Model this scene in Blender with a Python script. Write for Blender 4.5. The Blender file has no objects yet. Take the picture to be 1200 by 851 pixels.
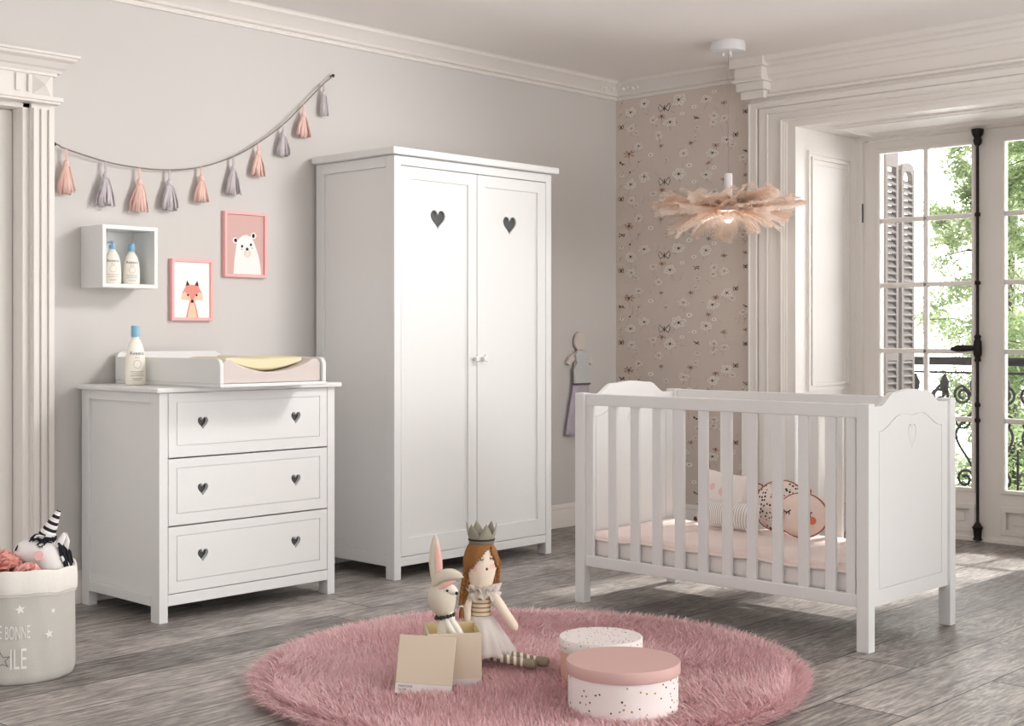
import bpy, bmesh, math, random
import numpy as np
from mathutils import Vector, Matrix, Euler
from mathutils.geometry import tessellate_polygon

random.seed(7)
sc = bpy.context.scene
COL = sc.collection
PI = math.pi
R = math.radians

# ------------------------------------------------------------------ camera
CAM_H = 1.136
YAW = -46.62                                   # the camera looks between +X and +Y
cd = bpy.data.cameras.new('camera'); cam = bpy.data.objects.new('camera', cd); COL.objects.link(cam)
cam.location = (0, 0, CAM_H); cam.rotation_euler = (R(90), 0, R(YAW))
cd.sensor_width = 36; cd.lens = 47.62; cd.shift_y = -0.0279; cd.clip_start = .05; cd.clip_end = 200
sc.camera = cam
# ------------------------------------------------------------------ world, sun, lights, exposure
SKY_WIN, SKY_BACK = 9.0, 0.97
w = bpy.data.worlds.new('sky'); sc.world = w; w.use_nodes = True
nt = w.node_tree; nt.nodes.clear()
tc = nt.nodes.new('ShaderNodeTexCoord'); sp = nt.nodes.new('ShaderNodeSeparateXYZ')
mr = nt.nodes.new('ShaderNodeMapRange'); mr.inputs[1].default_value = .05; mr.inputs[2].default_value = .45
mr.inputs[3].default_value = SKY_BACK; mr.inputs[4].default_value = SKY_WIN
bg = nt.nodes.new('ShaderNodeBackground'); bg.inputs[0].default_value = (1, .985, .965, 1)
wo = nt.nodes.new('ShaderNodeOutputWorld')
nt.links.new(tc.outputs['Generated'], sp.inputs[0]); nt.links.new(sp.outputs[0], mr.inputs[0])
nt.links.new(mr.outputs[0], bg.inputs[1]); nt.links.new(bg.outputs[0], wo.inputs[0])

def area(name, loc, target, sx, sy, power, col=(1, 1, 1)):
    l = bpy.data.lights.new(name, 'AREA'); l.shape = 'RECTANGLE'; l.size = sx; l.size_y = sy; l.energy = power; l.color = col
    o = bpy.data.objects.new(name, l); COL.objects.link(o); o.location = loc
    o.rotation_euler = (Vector(target) - Vector(loc)).to_track_quat('-Z', 'Y').to_euler(); return o
sl = bpy.data.lights.new('sun', 'SUN'); sl.energy = 7.0; sl.angle = R(3); sl.color = (1, .96, .9)
so = bpy.data.objects.new('sun', sl); COL.objects.link(so)
so.rotation_euler = Vector((-1, .05, -.80)).to_track_quat('-Z', 'Y').to_euler()
rl = area('unseen_light', (4.6, 2.75, 2.62), (3.1, 5.27, 1.35), .7, .7, 23, (1, .98, .965)); rl.data.spread = R(108)  # unseen lamp added above the view, angled to match the tassel shadows
r2 = area('unseen_light', (5.6, 1.2, 1.75), (6.15, 4.5, 1.9), 1.5, 1.5, 9, (1, .98, .965)); r2.data.spread = R(95)  # added fill out of view, brightens the wallpaper side and the feathers
sc.view_settings.view_transform = 'Standard'; sc.view_settings.look = 'None'
sc.view_settings.exposure = 0.0; sc.view_settings.gamma = 1.0; sc.view_settings.use_curve_mapping = False
sc.cycles.max_bounces = 10; sc.cycles.diffuse_bounces = 5; sc.cycles.transparent_max_bounces = 24
sc.cycles.sample_clamp_indirect = 6; sc.cycles.use_denoising = True; sc.cycles.caustics_reflective = False

# ------------------------------------------------------------------ helpers
def lin(c):
    c = c / 255.0
    return c / 12.92 if c <= .04045 else ((c + .055) / 1.055) ** 2.4
def rgb(r, g, b): return (lin(r), lin(g), lin(b), 1)

def mat(name, col, rough=.5, spec=.5, bump=0, bscale=200, metal=0, sss=0):
    m = bpy.data.materials.new(name); m.use_nodes = True
    b = m.node_tree.nodes['Principled BSDF']
    b.inputs['Base Color'].default_value = col; b.inputs['Roughness'].default_value = rough
    b.inputs['Specular IOR Level'].default_value = spec; b.inputs['Metallic'].default_value = metal
    if bump:
        N = m.node_tree.nodes; L = m.node_tree.links
        t = N.new('ShaderNodeTexCoord'); n = N.new('ShaderNodeTexNoise'); n.inputs['Scale'].default_value = bscale
        bp = N.new('ShaderNodeBump'); bp.inputs['Strength'].default_value = bump; bp.inputs['Distance'].default_value = .002
        L.new(t.outputs['Object'], n.inputs['Vector']); L.new(n.outputs[0], bp.inputs['Height']); L.new(bp.outputs[0], b.inputs['Normal'])
    return m

def bsdf(m): return m.node_tree.nodes['Principled BSDF']

def math_node(nt, op, a, b=None, c=None):
    n = nt.nodes.new('ShaderNodeMath'); n.operation = op
    for i, x in enumerate((a, b, c)):
        if x is None: continue
        if isinstance(x, (int, float)): n.inputs[i].default_value = x
        else: nt.links.new(x, n.inputs[i])
    return n.outputs[0]

def translucent(name, col, amount=.5, transp=0, rough=.8):
    m = mat(name, col, rough, .2); nt = m.node_tree; N = nt.nodes; L = nt.links
    t = N.new('ShaderNodeBsdfTranslucent'); t.inputs[0].default_value = col
    mx = N.new('ShaderNodeMixShader'); mx.inputs[0].default_value = amount
    L.new(bsdf(m).outputs[0], mx.inputs[1]); L.new(t.outputs[0], mx.inputs[2]); out = mx
    if transp:
        tr = N.new('ShaderNodeBsdfTransparent'); m2 = N.new('ShaderNodeMixShader'); m2.inputs[0].default_value = transp
        L.new(mx.outputs[0], m2.inputs[1]); L.new(tr.outputs[0], m2.inputs[2]); out = m2
    L.new(out.outputs[0], N['Material Output'].inputs[0]); return m

ORG = {}
class MB:
    """collects shapes and links them as ONE mesh object"""
    def __init__(s): s.v = []; s.f = []; s.mi = []
    def add(s, vs, fs, mi=0, M=None):
        o = len(s.v)
        for p in vs:
            p = Vector(p); s.v.append(M @ p if M else p)
        for f in fs: s.f.append(tuple(i + o for i in f)); s.mi.append(mi)
        return s
    def box(s, x0, x1, y0, y1, z0, z1, mi=0, M=None):
        v = [(x, y, z) for x in (x0, x1) for y in (y0, y1) for z in (z0, z1)]
        return s.add(v, [(0, 1, 3, 2), (4, 6, 7, 5), (0, 4, 5, 1), (2, 3, 7, 6), (0, 2, 6, 4), (1, 5, 7, 3)], mi, M)
    def prism(s, poly, axis, d0, d1, holes=(), mi=0, M=None):
        loops = [list(poly)] + [list(h) for h in holes]
        def P(a, b, d): return {'x': (d, a, b), 'y': (a, d, b), 'z': (a, b, d)}[axis]
        flat = [p for l in loops for p in l]; n = len(flat)
        tris = tessellate_polygon([[Vector((a, b, 0)) for a, b in l] for l in loops])
        v = [P(a, b, d0) for a, b in flat] + [P(a, b, d1) for a, b in flat]
        if not holes: f = [tuple(range(n)), tuple(range(n, 2 * n))]
        else: f = [tuple(t) for t in tris] + [tuple(i + n for i in t) for t in tris]
        k = 0
        for l in loops:
            m = len(l)
            for i in range(m): f.append((k + i, k + (i + 1) % m, n + k + (i + 1) % m, n + k + i))
            k += m
        return s.add(v, f, mi, M)
    def tube(s, path, r, n=8, mi=0, M=None, flat=1.0, caps=True, up=None):
        path = [Vector(p) for p in path]; m = len(path)
        rr = r if isinstance(r, (list, tuple)) else [r] * m
        v = []; f = []; pn = None
        for i, p in enumerate(path):
            t = (path[min(i + 1, m - 1)] - path[max(i - 1, 0)]).normalized()
            if pn is None:
                a = Vector(up) if up else (Vector((0, 0, 1)) if abs(t.z) < .9 else Vector((0, 1, 0)))
                pn = (a - t * a.dot(t)).normalized()
            else: pn = (pn - t * pn.dot(t)).normalized()
            b = t.cross(pn)
            for k in range(n):
                A = 2 * PI * k / n
                v.append(p + pn * math.cos(A) * rr[i] * flat + b * math.sin(A) * rr[i])
        for i in range(m - 1):
            for k in range(n): f.append((i * n + k, i * n + (k + 1) % n, (i + 1) * n + (k + 1) % n, (i + 1) * n + k))
        if caps:
            v += [path[0], path[-1]]; a = m * n
            for k in range(n): f.append((a, (k + 1) % n, k)); f.append((a + 1, (m - 1) * n + k, (m - 1) * n + (k + 1) % n))
        return s.add(v, f, mi, M)
    def lathe(s, prof, n=32, c=(0, 0, 0), mi=0, M=None, sx=1, sy=1):
        v = []; f = []; m = len(prof)
        for r, z in prof:
            for k in range(n):
                A = 2 * PI * k / n; v.append((c[0] + r * math.cos(A) * sx, c[1] + r * math.sin(A) * sy, c[2] + z))
        for i in range(m - 1):
            for k in range(n): f.append((i * n + k, i * n + (k + 1) % n, (i + 1) * n + (k + 1) % n, (i + 1) * n + k))
        if prof[0][0] > 1e-5: f.append(tuple(range(n)))
        if prof[-1][0] > 1e-5: f.append(tuple(range((m - 1) * n, m * n)))
        return s.add(v, f, mi, M)
    def ball(s, c, rx, ry=None, rz=None, n=16, mi=0, M=None):
        ry = ry or rx; rz = rz or rx; v = [(0, 0, -rz)]; f = []; h = n // 2
        for i in range(1, h):
            a = -PI / 2 + PI * i / h
            for k in range(n): v.append((rx * math.cos(a) * math.cos(2 * PI * k / n), ry * math.cos(a) * math.sin(2 * PI * k / n), rz * math.sin(a)))
        v.append((0, 0, rz)); L = len(v) - 1
        for k in range(n):
            f.append((0, 1 + (k + 1) % n, 1 + k)); f.append((L, L - n + k, L - n + (k + 1) % n))
            for i in range(h - 2): f.append((1 + i * n + k, 1 + i * n + (k + 1) % n, 1 + (i + 1) * n + (k + 1) % n, 1 + (i + 1) * n + k))
        T = Matrix.Translation(Vector(c)) @ (M or Matrix()) if M is not None else Matrix.Translation(Vector(c))
        return s.add(v, f, mi, T)
    def grid(s, fn, nu, nv, mi=0, closed_u=False):
        v = [fn(i / nu, j / nv) for j in range(nv + 1) for i in range(nu + 1)]; k = nu + 1
        return s.add(v, [(j * k + i, j * k + i + 1, (j + 1) * k + i + 1, (j + 1) * k + i) for j in range(nv) for i in range(nu)], mi)
    def disc(s, c, n_dir, r, t=.0006, n=14, mi=0, ry=None):
        q = Vector(n_dir).to_track_quat('Z', 'Y').to_matrix().to_4x4(); ry = ry or r
        return s.prism([(r * math.cos(2 * PI * k / n), ry * math.sin(2 * PI * k / n)) for k in range(n)], 'z', -t, t, mi=mi, M=Matrix.Translation(Vector(c)) @ q)
    def build(s, name, mats, parent=None, loc=None, bevel=0, seg=2, smooth=True, ang=38, rot=None, thick=0, sub=0, weld=False, normals=True):
        me = bpy.data.meshes.new(name)
        root = parent
        while root is not None and root.parent is not None: root = root.parent
        org = Vector(loc) if loc is not None else ORG.get(root.name if root else None, Vector())
        me.from_pydata([tuple(p - org) for p in s.v], [], s.f)
        mats = mats if isinstance(mats, (list, tuple)) else [mats]
        for m in mats: me.materials.append(m)
        me.polygons.foreach_set('material_index', s.mi)
        bm = bmesh.new(); bm.from_mesh(me)
        if weld: bmesh.ops.remove_doubles(bm, verts=bm.verts, dist=1e-5)
        if normals: bmesh.ops.recalc_face_normals(bm, faces=bm.faces)
        bm.to_mesh(me); bm.free()
        if smooth and not bevel:
            me.polygons.foreach_set('use_smooth', [True] * len(me.polygons)); me.set_sharp_from_angle(angle=R(ang))
        o = bpy.data.objects.new(name, me); COL.objects.link(o)
        if parent: o.parent = parent
        if loc is not None: o.location = loc
        if rot is not None: o.rotation_euler = rot
        if thick:
            md = o.modifiers.new('thick', 'SOLIDIFY'); md.thickness = thick; md.offset = 0
        if sub:
            md = o.modifiers.new('sub', 'SUBSURF'); md.levels = sub; md.render_levels = sub
        if bevel:
            md = o.modifiers.new('bevel', 'BEVEL'); md.width = bevel; md.segments = seg; md.limit_method = 'ANGLE'; md.angle_limit = R(40)
        return o

def tag(o, label, cat, group=None):
    o['label'] = label; o['category'] = cat
    if group: o['group'] = group
    return o
def thing(name, label, cat, loc=(0, 0, 0), rotz=0, group=None, world=False):
    o = bpy.data.objects.new(name, None); COL.objects.link(o); o.empty_display_size = .05
    o.location = loc; o.rotation_euler = (0, 0, rotz); tag(o, label, cat, group)
    if world: ORG[o.name] = Vector(loc)
    return o
def struct(o, parent=None):
    o['kind'] = 'structure'; return o
def rectl(x0, x1, y0, y1): return [(x0, y0), (x1, y0), (x1, y1), (x0, y1)]
def heart(cx, cy, w, h, n=28):
    pts = []
    for i in range(n):
        t = 2 * PI * i / n
        x = 16 * math.sin(t) ** 3; y = 13 * math.cos(t) - 5 * math.cos(2 * t) - 2 * math.cos(3 * t) - math.cos(4 * t)
        pts.append((cx + x / 32 * w, cy + (y + 2.5) / 29 * h))
    return pts
def star_poly(cx, cy, r, n=5, k=.45, a0=PI / 2):
    return [(cx + (r if i % 2 == 0 else r * k) * math.cos(a0 + PI * i / n), cy + (r if i % 2 == 0 else r * k) * math.sin(a0 + PI * i / n)) for i in range(2 * n)]
def spline(pts, n):
    """Catmull-Rom through pts"""
    P = [Vector(p) for p in pts]; P = [P[0] * 2 - P[1]] + P + [P[-1] * 2 - P[-2]]; out = []
    for i in range(1, len(P) - 2):
        for k in range(n):
            t = k / n; a, b, c, d = P[i - 1:i + 3]
            out.append(.5 * ((2 * b) + (c - a) * t + (2 * a - 5 * b + 4 * c - d) * t * t + (3 * b - a - 3 * c + d) * t ** 3))
    out.append(P[-2]); return out
_tx = {}
def text2d(body, size):
    """flat outlines of a word as (verts, faces), left aligned on the baseline"""
    cu = bpy.data.curves.new('word', 'FONT'); cu.body = body; cu.size = size; cu.resolution_u = 3
    ob = bpy.data.objects.new('word', cu); COL.objects.link(ob)
    dg = bpy.context.evaluated_depsgraph_get(); me = bpy.data.meshes.new_from_object(ob.evaluated_get(dg))
    v = [tuple(x.co) for x in me.vertices]; f = [tuple(p.vertices) for p in me.polygons]
    bpy.data.objects.remove(ob); bpy.data.curves.remove(cu); bpy.data.meshes.remove(me)
    return v, f
# a frame seen along the camera: local x = across, local y = away from the camera, local z = up
def at(lat, dep, z=0.0):
    a = R(YAW); return Vector((math.cos(a) * lat - math.sin(a) * dep, math.sin(a) * lat + math.cos(a) * dep, z))

# ------------------------------------------------------------------ materials
M_white = mat('white_lacquer', (.80, .80, .795, 1), .38, .4)
M_trim = mat('trim_paint', rgb(233, 228, 223), .45, .35)
M_ceil = mat('ceiling_paint', rgb(244, 240, 237), .8, .2)
M_shade = mat('interior_shade', rgb(94, 94, 94), .8, .2)  # shade of the closed interiors behind the hearts, painted as dark grey
M_iron = mat('black_iron', rgb(42, 38, 36), .45, .5, metal=.6)
M_hbr = mat('brown_thread', rgb(92, 76, 66), .9)
M_blk = mat('black_ink', rgb(28, 26, 26), .7)
M_pinkf = mat('pink_frame', rgb(244, 184, 182), .5)

def wall_mat():
    m = mat('wall_paint', rgb(210, 207, 204), .75, .25); nt = m.node_tree
    t = nt.nodes.new('ShaderNodeTexCoord'); s = nt.nodes.new('ShaderNodeSeparateXYZ'); nt.links.new(t.outputs['Object'], s.inputs[0])
    n = nt.nodes.new('ShaderNodeTexNoise'); n.inputs['Scale'].default_value = 60; n.inputs['Detail'].default_value = 6
    nt.links.new(t.outputs['Object'], n.inputs['Vector'])
    b = nt.nodes.new('ShaderNodeBump'); b.inputs['Strength'].default_value = .04; nt.links.new(n.outputs[0], b.inputs['Height'])
    nt.links.new(b.outputs[0], bsdf(m).inputs['Normal']); return m
M_wall = wall_mat()

def floor_mat():
    m = mat('grey_oak_planks', (.3, .3, .3, 1), .5, .45); nt = m.node_tree; N = nt.nodes; L = nt.links; B = bsdf(m)
    tc = N.new('ShaderNodeTexCoord'); sp = N.new('ShaderNodeSeparateXYZ'); L.new(tc.outputs['Object'], sp.inputs[0])
    pw = .265
    yy = math_node(nt, 'DIVIDE', math_node(nt, 'SUBTRACT', sp.outputs[1], 1.905 - 10 * pw), pw)
    row = math_node(nt, 'FLOOR', yy); fy = math_node(nt, 'FRACT', yy)
    wn = N.new('ShaderNodeTexWhiteNoise'); wn.noise_dimensions = '1D'; L.new(row, wn.inputs['W'])
    xx = math_node(nt, 'ADD', math_node(nt, 'DIVIDE', sp.outputs[0], 1.9), math_node(nt, 'MULTIPLY', wn.outputs[0], 7.3))
    colx = math_node(nt, 'FLOOR', xx); fx = math_node(nt, 'FRACT', xx)
    # joint lines
    ey = math_node(nt, 'MULTIPLY', math_node(nt, 'MINIMUM', fy, math_node(nt, 'SUBTRACT', 1.0, fy)), pw)
    ex = math_node(nt, 'MULTIPLY', math_node(nt, 'MINIMUM', fx, math_node(nt, 'SUBTRACT', 1.0, fx)), 1.9)
    ed = math_node(nt, 'MINIMUM', ex, ey)
    joint = N.new('ShaderNodeMapRange'); joint.inputs[1].default_value = .0008; joint.inputs[2].default_value = .004; L.new(ed, joint.inputs[0])
    # per plank id
    cb = N.new('ShaderNodeCombineXYZ'); L.new(row, cb.inputs[0]); L.new(colx, cb.inputs[1])
    wid = N.new('ShaderNodeTexWhiteNoise'); wid.noise_dimensions = '2D'; L.new(cb.outputs[0], wid.inputs['Vector'])
    # grain coordinates: stretched along the plank, shifted per plank
    gv = N.new('ShaderNodeCombineXYZ')
    L.new(math_node(nt, 'ADD', math_node(nt, 'MULTIPLY', sp.outputs[0], 1.0), math_node(nt, 'MULTIPLY', wid.outputs[0], 37)), gv.inputs[0])
    L.new(math_node(nt, 'ADD', math_node(nt, 'MULTIPLY', sp.outputs[1], 7.0), math_node(nt, 'MULTIPLY', wid.outputs[0], 91)), gv.inputs[1])
    n1 = N.new('ShaderNodeTexNoise'); n1.inputs['Scale'].default_value = 1.6; n1.inputs['Detail'].default_value = 5; n1.inputs['Distortion'].default_value = .6; L.new(gv.outputs[0], n1.inputs['Vector'])
    ring = math_node(nt, 'SINE', math_node(nt, 'MULTIPLY', n1.outputs[0], 70.0))
    n2 = N.new('ShaderNodeTexNoise'); n2.inputs['Scale'].default_value = 8; n2.inputs['Detail'].default_value = 8; n2.inputs['Roughness'].default_value = .75; L.new(gv.outputs[0], n2.inputs['Vector'])
    n3 = N.new('ShaderNodeTexNoise'); n3.inputs['Scale'].default_value = 2.6; n3.inputs['Detail'].default_value = 5; n3.inputs['Roughness'].default_value = .65; L.new(tc.outputs['Object'], n3.inputs['Vector'])
    g = math_node(nt, 'ADD', math_node(nt, 'MULTIPLY', ring, .09), math_node(nt, 'MULTIPLY', math_node(nt, 'SUBTRACT', n2.outputs[0], .5), 1.5))
    g = math_node(nt, 'ADD', g, math_node(nt, 'MULTIPLY', math_node(nt, 'SUBTRACT', n3.outputs[0], .5), .8))
    g = math_node(nt, 'ADD', g, math_node(nt, 'MULTIPLY', math_node(nt, 'SUBTRACT', wid.outputs[0], .5), .20))
    g = math_node(nt, 'ADD', g, .5)
    cr = N.new('ShaderNodeValToRGB'); e = cr.color_ramp.elements
    e[0].position = .12; e[0].color = rgb(72, 66, 63); e[1].position = .9; e[1].color = rgb(204, 197, 192)
    k = e.new(.5); k.color = rgb(142, 136, 132)
    L.new(g, cr.inputs[0])
    mx = N.new('ShaderNodeMixRGB'); mx.inputs[1].default_value = rgb(58, 53, 51); L.new(joint.outputs[0], mx.inputs[0]); L.new(cr.outputs[0], mx.inputs[2])
    L.new(mx.outputs[0], B.inputs['Base Color'])
    ro = math_node(nt, 'ADD', .36, math_node(nt, 'MULTIPLY', n2.outputs[0], .22)); L.new(ro, B.inputs['Roughness'])
    bp = N.new('ShaderNodeBump'); bp.inputs['Strength'].default_value = .5; bp.inputs['Distance'].default_value = .003
    hh = math_node(nt, 'ADD', math_node(nt, 'MULTIPLY', joint.outputs[0], 1.0), math_node(nt, 'MULTIPLY', g, .35))
    L.new(hh, bp.inputs['Height']); L.new(bp.outputs[0], B.inputs['Normal'])
    return m
M_floor = floor_mat()

def glass_mat():
    m = bpy.data.materials.new('window_glass'); m.use_nodes = True; nt = m.node_tree; nt.nodes.clear()
    tr = nt.nodes.new('ShaderNodeBsdfTransparent'); gl = nt.nodes.new('ShaderNodeBsdfGlossy'); gl.inputs['Roughness'].default_value = .02
    fr = nt.nodes.new('ShaderNodeFresnel'); fr.inputs[0].default_value = 1.45; mx = nt.nodes.new('ShaderNodeMixShader'); o = nt.nodes.new('ShaderNodeOutputMaterial')
    nt.links.new(fr.outputs[0], mx.inputs[0]); nt.links.new(tr.outputs[0], mx.inputs[1]); nt.links.new(gl.outputs[0], mx.inputs[2]); nt.links.new(mx.outputs[0], o.inputs[0]); return m
M_glass = glass_mat()

# ================================================================== THE ROOM
YW, XW, ZC = 5.275, 6.52, 2.675               # left wall plane, right wall plane, ceiling
XD = 7.18                                      # plane of the French window
OY0, OY1, OZ = 2.52, 3.987, 2.282              # window opening in the right wall
DX0, DX1, DZ = 1.75, 2.69, 2.10                # doorway in the left wall

struct(MB().box(-1.0, 7.30, -1.2, YW + .12, -.06, 0).build('floor', M_floor, smooth=False))
struct(MB().box(-1.0, 7.30, -1.2, YW + .12, ZC, ZC + .08).build('ceiling', M_ceil, smooth=False))
m = MB(); m.prism([(-1, 0), (DX0, 0), (DX0, DZ), (DX1, DZ), (DX1, 0), (XW, 0), (XW, ZC), (-1, ZC)], 'y', YW, YW + .12)
wall_left = struct(m.build('wall_left', M_wall, smooth=False))
m = MB(); m.prism([(-1.2, 0), (OY0, 0), (OY0, OZ), (OY1, OZ), (OY1, 0), (YW + .12, 0), (YW + .12, ZC), (-1.2, ZC)], 'x', XW, XW + .76)
wall_right = struct(m.build('wall_right', M_trim, smooth=False))

# wallpaper with its printed flowers
FL = [(5.055, 2.535, 'W', .043), (5.16, 2.494, 'W', .043), (5.229, 2.556, 'd', .015), (5.238, 2.488, 'd', .013), (4.904, 2.489, 'B', .048), (4.798, 2.529, 'W', .053), (4.922, 2.443, 'O', .036), (4.862, 2.403, 'W', .047), (4.774, 2.443, 's', .021), (4.687, 2.474, 's', .023), (4.545, 2.546, 's', .022), (4.602, 2.509, 'W', .04), (4.478, 2.473, 'R', .028), (4.67, 2.408, 'D', .034), (4.988, 2.426, 'w', .03), (4.545, 2.406, 'w', .034), (4.473, 2.384, 'w', .033), (4.551, 2.369, 'w', .031), (4.33, 2.486, 'O', .027), (4.33, 2.404, 'C', .024), (5.235, 2.407, 'C', .031), (5.154, 2.395, 'w', .037), (5.117, 2.362, 'w', .022), (4.946, 2.332, 'w', .034), (4.664, 2.349, 'w', .023), (4.676, 2.293, 'w', .023), (4.71, 2.264, 'O', .029), (4.396, 2.279, 'C', .027), (4.456, 2.258, 'W', .039), (4.534, 2.233, 'R', .031), (4.418, 2.226, 'w', .027), (4.557, 2.191, 'W', .045), (5.098, 2.282, 'W', .034), (5.173, 2.24, 'O', .05), (4.928, 2.268, 'R', .024), (5.006, 2.22, 's', .027), (4.763, 2.207, 'w', .041), (4.892, 2.181, 'w', .021), (5.229, 2.186, 'D', .038), (5.098, 2.185, 'd', .018), (5.166, 2.127, 'd', .025), (5.229, 2.112, 's', .019), (4.722, 2.133, 's', .029), (4.585, 2.135, 'O', .028), (4.33, 2.18, 'D', .027), (4.347, 2.146, 'w', .03), (4.33, 2.107, 'd', .013)]
XP = XW - .003
mp = MB(); mp.box(XP, XW + .01, 4.275, YW + .01, .10, 2.62)
rw = random.Random(3)
def P2(y, z, dx=0.0): return (XP - .0004 - dx, y, z)
def poly2(pts, mi, dx=0.0): mp.add([P2(y, z, dx) for y, z in pts], [tuple(range(len(pts)))], mi)
def stroke(pts, wd, mi, dx=0.0):
    v = []
    for i, (y, z) in enumerate(pts):
        a = pts[max(i - 1, 0)]; b = pts[min(i + 1, len(pts) - 1)]; d = math.hypot(b[0] - a[0], b[1] - a[1]) or 1
        n = (-(b[1] - a[1]) / d * wd, (b[0] - a[0]) / d * wd); v += [P2(y + n[0], z + n[1], dx), P2(y - n[0], z - n[1], dx)]
    mp.add(v, [(2 * i, 2 * i + 1, 2 * i + 3, 2 * i + 2) for i in range(len(pts) - 1)], mi)
def petals(y, z, r, n, col, squash, wd, inner=.2):
    a0 = rw.random() * 6
    for i in range(n):
        a = a0 + 2 * PI * i / n + rw.uniform(-.2, .2); L = r * rw.uniform(.7, 1.1)
        pts = []
        for t, q in ((inner, .25), (.5, .9), (.78, 1), (1, .25), (.78, -1), (.5, -.9), (inner, -.25)):
            x_, y_ = t * L, q * wd * r; pts.append((y + x_ * math.cos(a) - y_ * math.sin(a), z + (x_ * math.sin(a) + y_ * math.cos(a)) * squash))
        poly2(pts, col, .0002 + .00005 * i)
        stroke([(y + inner * L * math.cos(a), z + inner * L * math.sin(a) * squash), (y + .8 * L * math.cos(a), z + .8 * L * math.sin(a) * squash)], .0012, 2, .0008)
def stem(y, z, L, a, mi=2):
    b = rw.uniform(-.5, .5); pts = [(y + L * t * math.cos(a + b * t), z + L * t * math.sin(a + b * t)) for t in (0, .33, .66, 1)]
    stroke(pts, .0009, mi, .0001); return pts[-1]
def dotp(y, z, r, mi): poly2([(y + r * math.cos(2 * PI * k / 8), z + r * math.sin(2 * PI * k / 8)) for k in range(8)], mi, .0009)
for rep in range(-0, 6):
    for (y, z, t, s) in FL:
        z = z - .441 * rep
        if z < .14 or z > 2.60: continue
        if t in 'Ww':
            petals(y, z, s * 1.12, rw.choice((7, 8, 9)) if t == 'W' else 6, 1, rw.uniform(.5, .85), .27)
            dotp(y, z, s * .15, 3 if t == 'W' else 2)
            for k in range(3): stem(y, z - s * .2, s * rw.uniform(.7, 1.4), rw.uniform(-2.6, -.5) if k else rw.uniform(.3, 2.6))
        elif t in 'OR':
            petals(y, z, s * .95, 7, 4 if t == 'O' else 5, .55, .15)
            dotp(y, z, s * .16, 3); stem(y, z, s * 1.3, -1.6)
        elif t == 's':
            poly2([(y + s * .85 * math.cos(2 * PI * k / 12), z + s * .5 * math.sin(2 * PI * k / 12)) for k in range(12)], 1, .0002); dotp(y, z, s * .15, 3)
        elif t == 'd': dotp(y, z, s * .26, 3); stem(y, z, s * 2.2, -1.2); stem(y, z, s * 1.6, 2.5)
        elif t == 'D':
            for k in range(3): dotp(y + rw.uniform(-.5, .5) * s, z + rw.uniform(-.25, .25) * s, s * .14, 3)
            stroke([(y - s * .6, z - s * .2), (y, z), (y + s * .6, z + s * .3)], .0025, 3, .0006); petals(y + s * .2, z - s * .2, s * .7, 5, 1, .7, .2)
        elif t in 'BC':
            k = s * .78; f = 1 if t == 'B' else .7
            for sg in (1, -1):
                pts = [(y - sg * .1 * k, z), (y - sg * k * f, z + .75 * k), (y - sg * 1.15 * k * f, z + .2 * k), (y - sg * .8 * k * f, z - .5 * k), (y - sg * .1 * k, z)]
                poly2(pts[:-1], 6, .0003); stroke(pts, .0027 if sg > 0 else .0022, 3, .0007)
            stroke([(y, z - .4 * k), (y, z + .5 * k)], .003, 3, .0007)
    for q in range(46):
        yy, zz = rw.uniform(4.30, 5.26), 2.58 - .441 * rep - rw.random() * .441
        if .14 < zz < 2.6:
            if q % 3: stem(yy, zz, rw.uniform(.02, .06), rw.uniform(0, 6.28), rw.choice((2, 6)))
            else: dotp(yy, zz, rw.uniform(.002, .005), rw.choice((1, 6, 6, 2)))
m_base = mat('wallpaper_ground', rgb(216, 203, 194), .8, .2)
wp = mp.build('wallpaper', [m_base, mat('wallpaper_petal', rgb(238, 231, 223), .8, .2), mat('wallpaper_line', rgb(164, 147, 135), .8, .2), mat('wallpaper_ink', rgb(84, 70, 64), .8, .2),
              mat('wallpaper_tan', rgb(188, 146, 116), .8, .2), mat('wallpaper_rust', rgb(172, 112, 92), .8, .2), mat('wallpaper_pale', rgb(222, 211, 201), .8, .2)], wall_right, smooth=False)
wp['label'] = 'beige wallpaper with white daisies, brown stems and butterflies'

# skirting boards
prof = [(0, 0), (.018, 0), (.018, .095), (.012, .103), (.014, .112), (.009, .125), (.004, .135), (0, .135)]
m = MB(); m.prism([(YW - a, b) for a, b in prof], 'x', 2.80, XW); struct(m.build('baseboard_left', M_trim))
m = MB(); m.prism([(XW - a, b) for a, b in prof], 'y', 4.285, YW); struct(m.build('baseboard_right', M_trim))
# ceiling cornices
cp = [(0, 2.575), (.012, 2.577), (.016, 2.588), (.012, 2.595), (.028, 2.600), (.034, 2.612), (.045, 2.622), (.072, 2.648), (.092, 2.658), (.096, 2.668), (.104, 2.676), (0, 2.676)]
m = MB(); m.prism([(YW - a, b) for a, b in cp], 'x', -1, XW); struct(m.build('trim_1', M_trim, ang=20))
m = MB(); m.prism([(XW - a, b) for a, b in cp], 'y', 4.2, YW); tr2 = struct(m.build('trim_2', M_trim, ang=20))
m = MB()                                        # plaster leaf in the corner of the cornice
for k in range(5):
    a = R(-135 + (k - 2) * 30)
    c = Vector((XW - .045, YW - .045, 2.632)); d = Vector((math.cos(a), math.sin(a), 0))
    m.tube([c + d * t * .09 + Vector((0, 0, .03 * t)) for t in (0, .3, .6, .85, 1)], [.008, .016, .018, .014, .005], 8, flat=.5)
for k in range(2):
    d = Vector((-1, 0, 0)) if k else Vector((0, -1, 0))
    for j in range(4): m.ball(Vector((XW - .05, YW - .05, 2.635)) + d * (.05 + .035 * j) + Vector((0, 0, .006 * math.sin(j * 2))), .018 - .002 * j, n=10)
m.build('corner_ornament', M_trim, tr2)

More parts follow.
